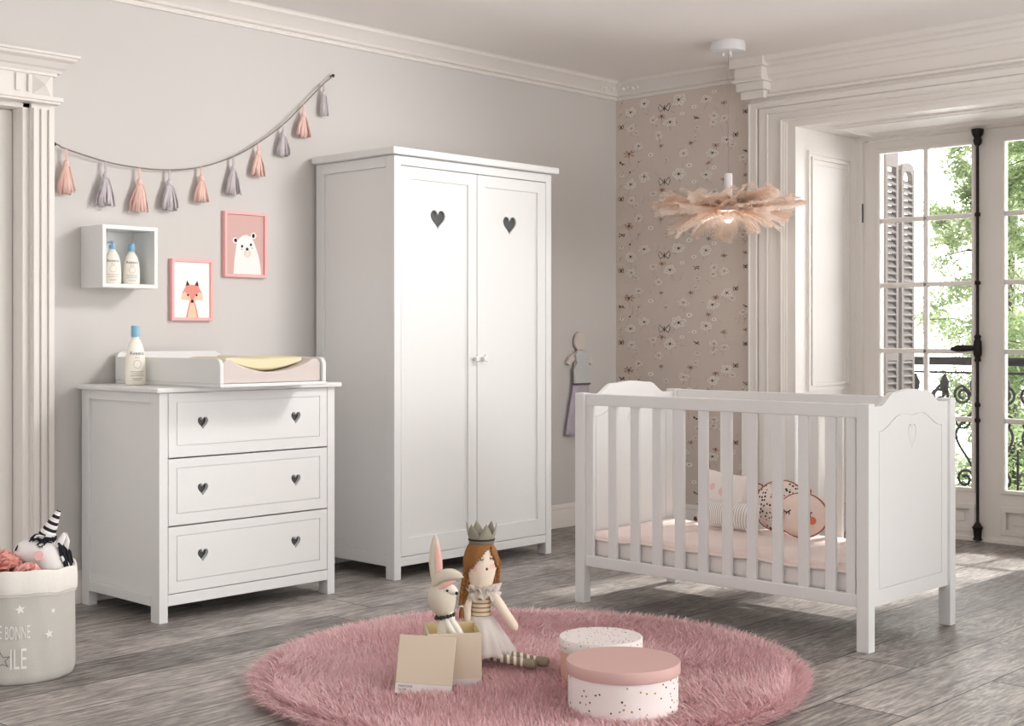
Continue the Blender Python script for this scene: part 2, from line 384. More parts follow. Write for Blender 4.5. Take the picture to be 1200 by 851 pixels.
# window casing: stepped architrave all round the opening, frieze and crown above it
m = MB()
steps = [(0.294, .240, .055), (.240, .222, .036), (.222, .168, .050), (.168, .085, .040), (.085, .060, .052), (.060, .048, .044), (.048, -.004, .036)]
for a, b, t in steps:                           # a,b measured from the opening edge
    zt = lambda q: OZ + q * .52
    m.box(XW - t, XW + .02, OY1 + b, OY1 + a, 0, zt(a))
    m.box(XW - t, XW + .02, OY0 - a, OY0 - b, 0, zt(a))
    m.box(XW - t, XW + .02, OY0 - b, OY1 + b, zt(b), zt(a))
for q, r_ in ((.285, .009), (.240, .007), (.168, .006), (.078, .008)):
    for (ya, sg) in ((OY1, 1), (OY0, -1)): m.tube([(XW - .05, ya + sg * q, 0), (XW - .05, ya + sg * q, OZ + q * .52)], r_, 8)
    m.tube([(XW - .05, OY0 - q, OZ + q * .52), (XW - .05, OY1 + q, OZ + q * .52)], r_, 8)
struct(m.build('trim_3', M_trim, ang=25))
m = MB()
m.box(XW - .034, XW + .02, 2.0, OY1 + .294, 2.425, ZC)     # frieze
cw = [(.03, 2.455), (.058, 2.462), (.06, 2.475), (.036, 2.484), (.036, 2.548), (.055, 2.556), (.060, 2.572), (.072, 2.580), (.078, 2.618), (.098, 2.626), (.104, 2.640), (.128, 2.650), (.134, 2.662), (.14, 2.676), (.03, 2.676)]
m.prism([(XW - a, b) for a, b in cw], 'y', 1.7, OY1 + .17)
for (a, z0, z1, e) in ((.150, 2.625, 2.676, .02), (.128, 2.555, 2.625, 0), (.14, 2.545, 2.558, .012), (.112, 2.500, 2.545, .0), (.085, 2.455, 2.50, -.015)):
    m.box(XW - a, XW, OY1 + .155 - e, OY1 + .335 + e, z0, z1)
struct(m.build('trim_4', M_trim, bevel=.003, ang=25))

# panelled reveals of the window opening
def panel_frame(m, axis, d, sgn, a0, a1, b0, b1):
    for off, wd, t in ((0, .018, .012), (.018, .012, .004), (.03, .014, .016), (.06, .01, .006)):
        o1 = off + wd
        m.prism(rectl(a0 + off, a1 - off, b0 + off, b1 - off), axis, d, d + sgn * t, holes=[rectl(a0 + o1, a1 - o1, b0 + o1, b1 - o1)])
m = MB()
panel_frame(m, 'y', OY1, -1, 6.615, 7.085, .82, 2.16); panel_frame(m, 'y', OY1, -1, 6.615, 7.085, .12, .72)
panel_frame(m, 'y', OY0, 1, 6.615, 7.085, .82, 2.16); panel_frame(m, 'y', OY0, 1, 6.615, 7.085, .12, .72)
panel_frame(m, 'z', OZ, -1, 6.62, 7.08, OY0 + .13, OY1 - .13)
for y0, y1 in ((OY0, OY0 + .016), (OY1 - .016, OY1)): m.box(6.60, 7.14, y0, y1, 0, .10)
struct(m.build('trim_5', M_trim, smooth=False))

# ------------------------------------------------------------------ French window
win = bpy.data.objects.new('window_1', None); COL.objects.link(win); win['kind'] = 'structure'
fr = MB()
fr.box(XD - .03, XD + .06, OY1 - .035, OY1 + .02, 0, OZ + .02); fr.box(XD - .03, XD + .06, OY0 - .02, OY0 + .035, 0, OZ + .02)
fr.box(XD - .031, XD + .06, OY0, OY1, 2.262, OZ + .02); fr.box(XD - .02, XD + .06, OY0, OY1, -.01, .022)
fr.build('window_frame', M_trim, win, bevel=.003)
def leaf(y0, y1, g0, g1):
    """one glazed leaf between y0 and y1, glass between g0 and g1"""
    f = MB(); X0, X1 = XD, XD + .045
    f.prism(rectl(y0, y1, .016, 2.258), 'x', X0, X1, holes=[rectl(g0, g1, .288, 2.186), rectl(g0, g1, .07, .178)])
    f.prism(rectl(g0 - .02, g1 + .02, .268, 2.206), 'x', X0 - .008, X0, holes=[rectl(g0, g1, .288, 2.186)])
    f.prism(rectl(g0 - .02, g1 + .02, .045, .20), 'x', X0 - .010, X0, holes=[rectl(g0 + .012, g1 - .012, .075, .17)])
    f.box(X0 + .012, X0 + .03, g0, g1, .07, .178)
    f.prism(rectl(g0 + .045, g1 - .045, .10, .148), 'x', X0 + .006, X0 + .014)
    lf = f.build('window_leaf', M_trim, win, bevel=.003)
    b = MB(); gm = (g0 + g1) / 2
    b.box(X0 + .002, X0 + .034, gm - .013, gm + .013, .28, 2.19)
    for z in (1.794, 1.42, 1.042, .665): b.box(X0 + .002, X0 + .034, g0 - .005, g1 + .005, z - .014, z + .014)
    b.build('glazing_bar', M_trim, lf, bevel=.006)
    g = MB(); g.box(X0 + .016, X0 + .020, g0 - .005, g1 + .005, .283, 2.19); g.build('glass_pane', M_glass, lf, smooth=False)
    return lf
l1 = leaf(3.254, 3.952, 3.291, 3.848)
l2 = leaf(2.556, 3.250, 2.66, 3.107)
rd = MB(); yr, xr = 3.245, XD - .03
rd.tube([(xr, yr, .02), (xr, yr, 2.262)], .0085, 12)
for z in (1.794, 1.42, .665, .75): rd.lathe([(.0115, -.012), (.016, -.006), (.016, .006), (.0115, .012)], 14, (xr, yr, z))
rd.lathe([(.014, 0), (.026, .005), (.02, .02), (.024, .06), (.03, .072), (.02, .085), (.012, .1)], 16, (xr, yr, .005))
rd.lathe([(.012, 0), (.02, .012), (.024, .03), (.019, .045), (.028, .06), (.034, .085), (.034, .092)], 16, (xr, yr, 2.170))
rod = rd.build('espagnolette_rod', M_iron, win)
hd = MB(); hd.lathe([(.012, -.075), (.019, -.07), (.015, -.05), (.022, -.035), (.024, 0), (.022, .035), (.015, .05), (.02, .065), (.012, .075)], 16, (xr, yr, 1.06))
hd.tube([(xr - .005, yr, 1.06), (xr - .03, yr + .02, 1.06), (xr - .04, yr + .06, 1.06), (xr - .04, yr + .1, 1.058), (xr - .04, yr + .135, 1.055)], [.012, .016, .021, .02, .008], 12)
hd.build('handle', M_iron, rod)
h = MB(); h.tube([(XD - .012, 3.957, 1.79), (XD - .012, 3.957, 1.90)], .009, 10); h.build('hinge', M_iron, win)
h = MB(); h.tube([(XD - .012, 3.957, .35), (XD - .012, 3.957, .46)], .009, 10); h.build('hinge', M_iron, win)

# ------------------------------------------------------------------ doorway on the left
d1 = MB()
d1.box(DX1 - .035, DX1 + .01, YW - .008, YW + .12, 0, DZ); d1.box(DX0 - .01, DX0 + .035, YW - .008, YW + .12, 0, DZ); d1.box(DX0, DX1, YW - .008, YW + .12, DZ - .035, DZ + .01)
door = struct(d1.build('door_1', M_trim, bevel=.003))
dl = MB(); dl.prism(rectl(DX0 + .036, DX1 - .037, .008, DZ - .037), 'y', YW + .075, YW + .115, holes=[rectl(DX0 + .14, DX1 - .15, 1.05, DZ - .16), rectl(DX0 + .14, DX1 - .15, .2, .92)])
dl.box(DX0 + .13, DX1 - .14, YW + .09, YW + .11, .19, DZ - .15)
dl.build('door_leaf', M_trim, door, bevel=.003)
m = MB()                                        # fluted pilaster and entablature
YP = YW - .040
m.box(2.685, 2.785, YW - .028, YW + .01, 0, 2.09)
for k in range(3): m.box(2.688 + k * .0335, 2.688 + k * .0335 + .023, YP, YW, .16, 2.065)
m.box(2.680, 2.788, YW - .055, YW, 0, .16)
def head_x(o): return 1.55 - o, 2.775 + o
for (o, y, z0, z1) in ((.012, .075, 2.085, 2.095), (.020, .085, 2.095, 2.112), (-.012, .055, 2.112, 2.205), (.002, .065, 2.2, 2.215)):
    a, b = head_x(o); m.box(a, b, YW - y, YW + .01, z0, z1)
hp = [(.0, 2.212), (.07, 2.212), (.078, 2.225), (.09, 2.232), (.108, 2.252), (.128, 2.262), (.132, 2.272), (.14, 2.274), (.14, 2.284), (0, 2.284)]
hv = []; hn = len(hp)                            # cornice with a mitred return at its right end
for a, z in hp: hv += [(1.5, YW - a, z), (2.745 + a * .7, YW - a, z), (2.745 + a * .7, YW + .005, z)]
m.add(hv, [(3 * k + j, 3 * ((k + 1) % hn) + j, 3 * ((k + 1) % hn) + j + 1, 3 * k + j + 1) for k in range(hn) for j in range(2)])
m.box(2.652, 2.664, YW - .068, YW, 2.125, 2.195); m.box(2.6, 2.62, YW - .064, YW, 2.125, 2.195)
c = (2.715, YW - .085, 2.158); q = .042         # pyramid block
m.add([(c[0] - q, YW - .055, c[2] - q), (c[0] + q, YW - .055, c[2] - q), (c[0] + q, YW - .055, c[2] + q), (c[0] - q, YW - .055, c[2] + q), c], [(0, 1, 4), (1, 2, 4), (2, 3, 4), (3, 0, 4)])
struct(m.build('trim_6', M_trim, smooth=False))

# ================================================================== OUTSIDE
struct(MB().box(7.30, 8.30, 1.5, 5.2, -.12, -.03).build('balcony_floor', mat('balcony_stone', rgb(150, 146, 140), .8), smooth=False))
M_shut = mat('shutter_paint', rgb(92, 88, 86), .7, .2)
def shutter(x0, x1, y, ztop, arch, label):
    s = thing('louvred_shutter', label, 'shutter', ((x0 + x1) / 2, y, -.03), world=True, group='folded grey shutters')
    out = [(x0, -.03), (x1, -.03), (x1, ztop - (.05 if arch else 0))]
    if arch: out += [((x0 + x1) / 2 + (x1 - x0) / 2 * math.cos(a), ztop - .05 + .05 * math.sin(a)) for a in (.5, 1, 1.57, 2.1, 2.6)]
    out += [(x0, ztop - (.05 if arch else 0))]
    st = .028; holes = []
    for z0, z1 in ((.06, .98), (1.05, ztop - .09)):
        hl = [(x0 + st, z0), (x1 - st, z0), (x1 - st, z1)]
        if arch and z1 > 1.2: hl += [((x0 + x1) / 2 + ((x1 - x0) / 2 - st) * math.cos(a), z1 + .04 * math.sin(a)) for a in (.6, 1.2, 1.9, 2.5)]
        hl.append((x0 + st, z1)); holes.append(hl)
    f = MB(); f.prism(out, 'y', y - .017, y + .017, holes=holes); f.build('shutter_frame', M_shut, s, bevel=.002)
    ls_ = [MB(), MB()]; z = .08
    while z < ztop - .1:
        if not .99 < z < 1.04:
            ls_[z > 1].add([(x, y + a * .016 + b * .003, z + a * .019 - b * .003) for x in (x0 + .02, x1 - .02) for a in (-1, 1) for b in (-1, 1)],
                  [(0, 1, 3, 2), (4, 6, 7, 5), (0, 4, 5, 1), (2, 3, 7, 6), (0, 2, 6, 4), (1, 5, 7, 3)])
        z += .041
    for l in ls_: l.build('louvre_panel', M_shut, s, smooth=False)
shutter(7.325, 7.485, 3.905, 2.225, False, 'grey louvred shutter with square top nearest the window frame')
shutter(7.515, 7.68, 3.90, 2.175, True, 'grey louvred shutter with rounded top over the balcony')

M_rail = mat('railing_iron', rgb(20, 19, 19), .7, .15)
ra = thing('balcony_railing', 'black wrought iron balcony railing with scrolls outside the window', 'railing', (8.0, 3.4, -.03), world=True)
XR = 8.0
t = MB(); t.box(XR - .03, XR + .03, 1.7, 4.75, .945, .997); t.build('handrail', M_rail, ra, bevel=.006)
t = MB(); t.box(XR - .01, XR + .01, 1.7, 4.75, .893, .907); t.build('upper_bar', M_rail, ra)
t = MB(); t.box(XR - .012, XR + .012, 1.7, 4.75, .10, .125); t.build('lower_bar', M_rail, ra)
for y in (1.75, 2.75, 3.59, 4.43):
    t = MB(); t.box(XR - .012, XR + .012, y - .012, y + .012, -.03, .95); t.build('post', M_rail, ra)
def spiral(m, c, r0, turns, a0, sg, r=.009):
    pts = []
    for i in range(int(18 * turns) + 1):
        a = a0 + sg * 2 * PI * i / 18; q = r0 * (1 - .75 * i / (18 * turns)); pts.append((XR, c[0] + q * math.cos(a), c[1] + q * math.sin(a)))
    m.tube(pts, r, 6)
for yc in (2.12, 2.54, 2.96, 3.38, 3.80, 4.22):
    t = MB()
    for sg in (1, -1):
        spiral(t, (yc + sg * .075, .76), .06, 1.6, PI / 2 + sg * 0, sg)
        t.tube(spline([(XR, yc + sg * .075, .82), (XR, yc + sg * .16, .70), (XR, yc + sg * .03, .52), (XR, yc + sg * .13, .33), (XR, yc + sg * .15, .22)], 6), .009, 6)
        spiral(t, (yc + sg * .09, .245), .06, 1.4, 0 if sg > 0 else PI, sg)
        spiral(t, (yc + sg * .07, .60), .05, 1.3, PI, -sg, .008)
    t.tube([(XR, yc, .12), (XR, yc, .44)], .007, 6)
    for z in (.62, .36): t.ball((XR, yc, z), .014, n=8)
    t.build('scroll', M_rail, ra)
for yc in [3.845 + .195 * k for k in range(-7, 5)]:
    t = MB(); t.lathe([(.008, .89), (.014, .87), (.03, .84), (.026, .80), (.012, .77), (.02, .76)], 10, (XR, yc, 0)); t.build('pendant_drop', M_rail, ra)

def leaf_mat(n, c, c2):
    m = translucent(n, c, .45); nt = m.node_tree
    g = nt.nodes.new('ShaderNodeNewGeometry'); mx = nt.nodes.new('ShaderNodeMixRGB'); mx.inputs[1].default_value = c; mx.inputs[2].default_value = c2
    nt.links.new(g.outputs['Random Per Island'], mx.inputs[0]); nt.links.new(mx.outputs[0], bsdf(m).inputs['Base Color'])
    for n_ in nt.nodes:
        if n_.type == 'BSDF_TRANSLUCENT': nt.links.new(mx.outputs[0], n_.inputs[0])
    return m
M_bark = mat('bark', rgb(60, 52, 44), .9)
M_leafA = leaf_mat('leaf_light', (.22, .32, .14, 1), (.55, .62, .40, 1))
M_leafB = leaf_mat('leaf_dark', (.13, .22, .08, 1), (.40, .50, .26, 1))
def tree(name, label, base, clumps, n, lm, seed, leafs=.034):
    rt = random.Random(seed); tr_ = thing(name, label, 'tree', base, world=True, group='trees outside the window')
    b = Vector(base); top = b + Vector((.1, .05, 5.0)); tk = MB()
    tk.tube([b, b + Vector((.05, 0, 2)), b + Vector((0, .05, 3.5)), top], [.14, .11, .08, .03], 10)
    for c, rad in clumps:
        s0 = b + Vector((.02, .02, max(1.4, min(4.5, c[2] - b.z - rad * .9)))); c = Vector(c)
        tk.tube([s0, (s0 + c) / 2 + Vector((0, 0, .15)), c], [.05, .032, .01], 6)
        for k in range(7):
            d = Vector((rt.gauss(0, 1), rt.gauss(0, 1), rt.gauss(0, .8))).normalized() * rad * .85
            tk.tube([c - d * .1, c + d * .5 + Vector((0, 0, .05)), c + d], [.012, .008, .003], 5)
    tk.build('trunk', M_bark, tr_)
    lv = MB(); tot = sum(r ** 2 for _, r in clumps)
    for c, rad in clumps:
        sub = [Vector((rt.gauss(0, 1), rt.gauss(0, 1), rt.gauss(0, .8))).normalized() * rad * rt.uniform(.35, .95) for _ in range(26)]
        for k in range(int(n * rad ** 2 / tot)):
            p = Vector(c) + rt.choice(sub) + Vector((rt.gauss(0, 1), rt.gauss(0, 1), rt.gauss(0, .7))) * rad * .13
            q = Euler((rt.uniform(-.9, .9), rt.uniform(-.9, .9), rt.uniform(0, 6.3))).to_matrix(); s = leafs * rt.uniform(.6, 1.3)
            lv.add([p + q @ Vector(v) for v in ((-s, 0, 0), (-.2 * s, -.36 * s, .06 * s), (s, 0, 0), (-.2 * s, .36 * s, .06 * s))], [(0, 1, 2), (0, 2, 3)])
    o = lv.build('foliage', lm, tr_, smooth=False, normals=False); o['kind'] = 'stuff'
tree('leafy_tree', 'light green feathery tree behind the left half of the French window', (13.0, 5.55, -2.2),
     [((12.6, 5.55, 3.0), .62), ((12.8, 5.85, 2.3), .5), ((12.4, 5.45, 1.9), .66), ((12.8, 5.75, 1.2), .66), ((12.5, 5.55, .5), .66), ((12.7, 5.8, -.3), .66), ((12.6, 5.3, -1.0), .7), ((12.6, 5.3, 2.5), .6)], 42000, M_leafA, 5)
tree('leafy_tree', 'darker dense tree filling the right leaf of the French window', (11.8, 4.1, -2.2),
     [((11.4, 4.45, 2.6), .6), ((11.6, 4.3, 1.7), .65), ((11.4, 4.45, .9), .65), ((11.6, 4.35, .1), .65), ((11.4, 4.2, -.8), .7), ((11.5, 3.8, 2.2), .7), ((11.6, 3.6, .8), .7)], 44000, M_leafB, 8)

# ================================================================== WARDROBE
wa = thing('wardrobe', 'tall white two door wardrobe with heart cut-outs standing against the grey wall', 'wardrobe', (4.707, 4.968, 0), world=True)
X0, X1, Y0, Y1 = 4.163, 5.250, 4.68, 5.255
b = MB()
for x in (X0, X1 - .042):
    xs = (x, x + .042)
    b.box(*xs, Y0, Y0 + .06, 0, 1.965); b.box(*xs, Y1 - .055, Y1, 0, 1.965)
    xi = (x, x + .03) if x == X0 else (x + .012, x + .042)
    b.box(*xi, Y0 + .06, Y1 - .055, 1.915, 1.965); b.box(*xi, Y0 + .06, Y1 - .055, .06, .112)
    xp = (x + .014, x + .03) if x == X0 else (x + .012, x + .028)
    b.box(*xp, Y0 + .06, Y1 - .055, .112, 1.915)
b.box(X0 + .042, X1 - .042, Y0, Y0 + .03, 1.922, 1.965); b.box(X0 + .042, X1 - .042, Y0 + .002, Y0 + .03, .06, .102)
b.box(X0 + .03, X1 - .03, Y0 + .03, Y1 - .03, .085, .102); b.box(X0 + .03, X1 - .03, Y1 - .03, Y1 - .015, .09, 1.96)
b.build('carcass', M_white, wa, bevel=.0025)
b = MB(); b.box(X0 - .030, X1 + .030, Y0 - .030, Y1, 1.967, 2.0); b.build('top_panel', M_white, wa, bevel=.006)
star = star_poly(0, 0, .021, 5, .62)
for dx0, dx1, px0, px1, hx, kx in ((4.2075, 4.7035, 4.258, 4.645, 4.45, 4.683), (4.7075, 5.2055, 4.763, 5.146, 4.947, 4.737)):
    f = MB(); f.prism(rectl(dx0, dx1, .105, 1.9185), 'y', Y0 + .002, Y0 + .022, holes=[rectl(px0, px1, .187, 1.862)])
    f.prism(rectl(px0 - .004, px1 + .004, .183, 1.866), 'y', Y0 + .011, Y0 + .0215, holes=[heart(hx, 1.681, .096, .092)])
    dr = f.build('door', M_white, wa, bevel=.0018)
    k = MB(); k.box(hx - .10, hx + .10, Y0 + .0245, Y0 + .028, 1.58, 1.78); k.build('backing', M_shade, dr, smooth=False)  # dark sheet added behind the heart, its colour stands for shade inside
    k = MB(); k.tube([(kx, Y0 + .004, 1.019), (kx, Y0 - .016, 1.019)], .007, 10)
    k.prism([(kx + a, 1.019 + c_) for a, c_ in star], 'y', Y0 - .030, Y0 - .015); k.build('knob', M_white, dr, bevel=.003)

# ================================================================== DRESSER
dr_ = thing('dresser', 'white three drawer chest with heart cut-outs under the changing tray', 'dresser', (3.345, 4.94, 0), world=True)
X0, X1, Y0, Y1 = 2.906, 3.785, 4.647, 5.245
b = MB()
for x in (X0, X1 - .040):
    xs = (x, x + .040)
    b.box(*xs, Y0, Y0 + .062, 0, .905); b.box(*xs, Y1 - .058, Y1, 0, .905)
    xi = (x, x + .03) if x == X0 else (x + .01, x + .04)
    b.box(*xi, Y0 + .062, Y1 - .058, .866, .905); b.box(*xi, Y0 + .062, Y1 - .058, .062, .105)
    xp = (x + .014, x + .03) if x == X0 else (x + .01, x + .026)
    b.box(*xp, Y0 + .062, Y1 - .058, .105, .866)
b.box(X0 + .04, X1 - .04, Y0 + .001, Y0 + .03, .064, .108); b.box(X0 + .03, X1 - .03, Y0 + .03, Y1 - .03, .09, .106); b.box(X0 + .03, X1 - .03, Y1 - .03, Y1 - .015, .09, .9)
b.box(X0 + .04, X1 - .04, Y0 + .03, Y0 + .06, .89, .905)
b.build('carcass', M_white, dr_, bevel=.0025)
b = MB(); b.box(X0 - .022, X1 + .024, Y0 - .022, Y1 + .004, .906, .926); b.build('top_panel', M_white, dr_, bevel=.005)
for z0, z1, hz in ((.649, .9035, .779), (.380, .643, .512), (.112, .374, .247)):
    f = MB(); hs = [heart(hx, hz, .050, .052) for hx in (3.108, 3.574)]; g = (2.985, 3.704, z0 + .045, z1 - .035)
    f.prism(rectl(X0 + .043, X1 - .043, z0, z1), 'y', Y0 + .001, Y0 + .007, holes=[rectl(*g)])
    f.prism(rectl(g[0] + .003, g[1] - .003, g[2] + .003, g[3] - .003), 'y', Y0 + .001, Y0 + .007, holes=hs)
    f.prism(rectl(X0 + .043, X1 - .043, z0, z1), 'y', Y0 + .007, Y0 + .021, holes=hs)
    d = f.build('drawer', M_white, dr_, smooth=False)
    for hx in (3.108, 3.574):
        k = MB(); k.box(hx - .05, hx + .05, Y0 + .0245, Y0 + .028, hz - .05, hz + .05); k.build('backing', M_shade, d, smooth=False)  # sheet painted dark as the shade inside the drawer

# changing tray on the dresser, with mat and towel
TX0, TX1, TY0, TY1, TZ = 3.063, 3.590, 4.462, 5.243, .9265
tr_ = thing('changing_tray', 'white three sided changing tray resting on the dresser top', 'tray', (3.33, 4.85, TZ), world=True)
b = MB(); b.box(TX0, TX1 + .002, TY0, TY1, TZ, TZ + .014); b.build('base_board', M_white, tr_, bevel=.003)
def side_poly(y0, y1, z0, z1, r=.03):
    return [(y0, z0), (y1, z0), (y1, z1)] + [(y0 + r - r * math.sin(a), z1 - r + r * math.cos(a)) for a in (0, .4, .8, 1.2, PI / 2)]
for x in (TX0, TX1 - .018):
    b = MB(); b.prism(side_poly(TY0 + .002, TY1 - .018, TZ + .014, 1.041), 'x', x, x + .018); b.build('side_panel', M_white, tr_, bevel=.003)
b = MB(); b.prism([(TX0, TZ + .014), (TX1, TZ + .014), (TX1, 1.045), (TX1 - .015, 1.052), (TX1 - .03, 1.062), (TX0 + .02, 1.062), (TX0 + .006, 1.056), (TX0, 1.042)], 'y', TY1 - .018, TY1)
b.build('back_panel', M_white, tr_, bevel=.003)
M_matf = mat('changing_mat_cotton', rgb(214, 204, 199), .9, .2, bump=.3, bscale=900)
x0, x1 = TX0 + .021, TX1 - .021
pts = [(x0, TZ + .015), (x1, TZ + .015), (x1, 1.016), (x1 - .012, 1.034), (x1 - .04, 1.036)]
pts += [(x1 - .04 - (x1 - x0 - .08) * t, 1.036 - .052 * math.sin(PI * t) ** .75) for t in [k / 16 for k in range(1, 16)]]
pts += [(x0 + .04, 1.036), (x0 + .012, 1.034), (x0, 1.018)]
b = MB(); b.prism(pts, 'y', TY0 + .014, TY1 - .02)
tag(b.build('changing_mat', M_matf, loc=(3.33, 4.85, TZ + .0145), bevel=.006), 'pale beige changing mat with scooped middle lying in the white tray', 'changing mat')
M_tow = mat('yellow_towel', rgb(228, 218, 184), .95, .1, bump=.5, bscale=500)
def scoop(x): t = min(max((x - x0 - .04) / (x1 - x0 - .08), 0), 1); return 1.036 - .052 * math.sin(PI * t) ** .75
ta, tb = x0 + .024, x1 - .07
def tw(u, v):
    # a folded towel: the grid runs round its section (v) and along the tray (u)
    x = ta + (tb - ta) * u; zt_ = 1.0465 - .003 * math.sin(PI * u) + .0015 * math.sin(11 * u) - .014 * max(0, 1 - u / .12) ** 2; zb_ = min(scoop(x) + .0025 + .010 * max(0, u - .62), zt_ - .004)
    a = 2 * PI * v; c_, s_ = math.cos(a), math.sin(a); q = abs(s_) ** .35 * (1 if s_ > 0 else -1)
    return (x, TY0 + .185 - .135 * (abs(c_) ** .5 * (1 if c_ > 0 else -1)), (zt_ + zb_) / 2 + (zt_ - zb_) / 2 * q)
b = MB(); b.grid(tw, 30, 28)
for e in (0, 1): b.add([tw(e, k / 28) for k in range(28)], [tuple(range(28))])
tag(b.build('towel', M_tow, loc=(3.33, 4.65, 1.0), weld=True), 'folded pale yellow towel lying in the scoop of the changing mat', 'towel')

# ------------------------------------------------------------------ lotion bottles
M_bot = mat('cream_bottle', rgb(247, 243, 230), .35, .5); M_cap = mat('blue_cap', rgb(134, 184, 212), .4, .5)
M_ink1 = mat('navy_ink', rgb(70, 66, 96), .6); M_ink2 = mat('pale_label_ink', rgb(196, 172, 160), .6); M_ink3 = mat('blue_label_ink', rgb(140, 164, 200), .6)
def bottle(label, loc, H, pump, rotz, ink):
    bt = thing('lotion_bottle', label, 'bottle', loc, rotz, group='baby lotion bottles')
    W = H * (.172 if H > .2 else .20); hb = H * (.80 if not pump else .82)
    pr = [(0, 0), (.86, .0), (.95, .015), (1.0, .10), (1.0, .30), (.97, .50), (.88, .68), (.70, .82), (.50, .91), (.36, .96), (.33, 1.0)]
    P = [(max(r * W, 0), z * hb) for r, z in pr]; b = MB(); b.lathe(P, 28, sy=.62); body = b.build('bottle_body', M_bot, bt)
    b = MB()
    if pump:
        b.lathe([(W * .40, hb - .001), (W * .42, hb + H * .01), (W * .40, hb + H * .085), (W * .2, hb + H * .09), (W * .13, hb + H * .10), (W * .13, hb + H * .15)], 20)
        b.tube([(W * .12, 0, hb + H * .155), (-W * .1, 0, hb + H * .16), (-W * .62, 0, hb + H * .15)], [W * .15, W * .15, W * .07], 8)
        b.build('pump', M_cap, bt)
    else:
        b.lathe([(W * .40, hb - .001), (W * .42, hb + H * .01), (W * .40, hb + H * .17), (W * .37, hb + H * .18), (0, hb + H * .181)], 22); b.build('cap', M_cap, bt)
    def rad(z):
        for i in range(len(P) - 1):
            if P[i][1] <= z <= P[i + 1][1] and P[i + 1][1] > P[i][1]:
                k = (z - P[i][1]) / (P[i + 1][1] - P[i][1]); return P[i][0] + k * (P[i + 1][0] - P[i][0])
        return W
    def wrap(m, v, f, xc, zc, mi):
        q = []
        for x, z, *_ in v:
            r = rad(z + zc) + .0006; a = (x + xc) / r; q.append((r * math.sin(a), -r * math.cos(a) * .62 - .0004, z + zc))
        m.add(q, f, mi)
    lb = MB()
    tv, tf = text2d('Aveeno', W * .52); wd = max(v[0] for v in tv); wrap(lb, [(v[0], v[1]) for v in tv], tf, -wd / 2, hb * .62, 0)
    tv, tf = text2d('Baby', W * .26); wd = max(v[0] for v in tv); wrap(lb, [(v[0], v[1]) for v in tv], tf, -wd / 2, hb * .55, 1)
    for k in range(24):
        a0, a1 = 2 * PI * k / 24, 2 * PI * (k + 1) / 24; r1, r2 = W * .36, W * .40
        wrap(lb, [(r1 * math.cos(a0), r1 * math.sin(a0)), (r1 * math.cos(a1), r1 * math.sin(a1)), (r2 * math.cos(a1), r2 * math.sin(a1)), (r2 * math.cos(a0), r2 * math.sin(a0))], [(0, 1, 2, 3)], 0, hb * .43, 1)
    for k, z in enumerate((.27, .23, .19, .13, .10)):
        wl = W * (.75, .6, .7, .5, .4)[k]; n = 6
        wrap(lb, [(-wl + 2 * wl * i / n, zz) for zz in (0, hb * .012) for i in range(n + 1)], [(i, i + 1, n + 2 + i, n + 1 + i) for i in range(n)], 0, hb * z, 2 if k < 3 else 1)
    lb.build('printed_label', [M_ink1, M_ink2, ink], body, smooth=False, normals=False)
    return bt
fr_ = R(-58)
bottle('large cream lotion bottle with blue cap standing on the dresser top', (3.005, 4.985, .927), .250, False, R(-12), M_ink2)
bottle('small cream bottle with blue pump, left of two in the wall box', (3.010, 5.175, 1.3495), .182, True, R(-22), M_ink2)
bottle('small cream bottle with plain blue cap, right of two in the wall box', (3.098, 5.170, 1.3495), .178, False, R(-22), M_ink3)

# ------------------------------------------------------------------ wall box, pictures
sh = thing('wall_box_shelf', 'white open box shelf hung on the wall holding two lotion bottles', 'shelf', (3.05, 5.185, 1.332), world=True)
a0, a1, z0, z1, t = 2.918, 3.180, 1.332, 1.594, .017
b = MB(); b.prism(rectl(a0, a1, z0, z1), 'y', 5.095, YW - .001, holes=[rectl(a0 + t, a1 - t, z0 + t, z1 - t)]); b.build('box_frame', M_white, sh, bevel=.0015)
b = MB(); b.box(a0 + t, a1 - t, YW - .010, YW - .0012, z0 + t, z1 - t); b.build('back_panel', M_white, sh, smooth=False)

def picture(label, x0, x1, z0, z1, ground, draw, mats):
    p = thing('framed_picture', label, 'picture', ((x0 + x1) / 2, YW, z0), world=True, group='framed animal pictures')
    fw = .013
    b = MB(); b.prism(rectl(x0, x1, z0, z1), 'y', YW - .024, YW - .001, holes=[rectl(x0 + fw, x1 - fw, z0 + fw, z1 - fw)]); b.build('frame', M_pinkf, p, bevel=.0015)
    b = MB(); b.box(x0 + fw, x1 - fw, YW - .014, YW - .002, z0 + fw, z1 - fw, 0)
    W, Hh = x1 - x0, z1 - z0; lay = [0]
    def poly(pts, mi, mirror=False):
        lay[0] += 1; y = YW - .0141 - .00012 * lay[0]
        q = [(x0 + u * W, z0 + v * Hh) for u, v in pts]; tri = tessellate_polygon([[Vector((a, c_, 0)) for a, c_ in q]])
        b.add([(a, y, c_) for a, c_ in q], [tuple(t_) for t_ in tri], mi)
        if mirror: poly([(1 - u, v) for u, v in pts], mi)
    draw(poly); b.build('print', [ground] + mats, p, smooth=False, normals=False)
def circ(u, v, r, k=1, n=16): return [(u + r * math.cos(2 * PI * i / n), v + r * k * math.sin(2 * PI * i / n)) for i in range(n)]
M_paper = mat('print_paper', rgb(248, 246, 244), .6); M_fox = mat('fox_coral', rgb(230, 148, 136), .7); M_cream = mat('fox_cream', rgb(238, 206, 178), .7)
M_bear = mat('bear_white', rgb(240, 240, 238), .7); M_pinkbg = mat('print_pink', rgb(214, 176, 170), .7); M_muz = mat('muzzle_cream', rgb(228, 216, 204), .7)
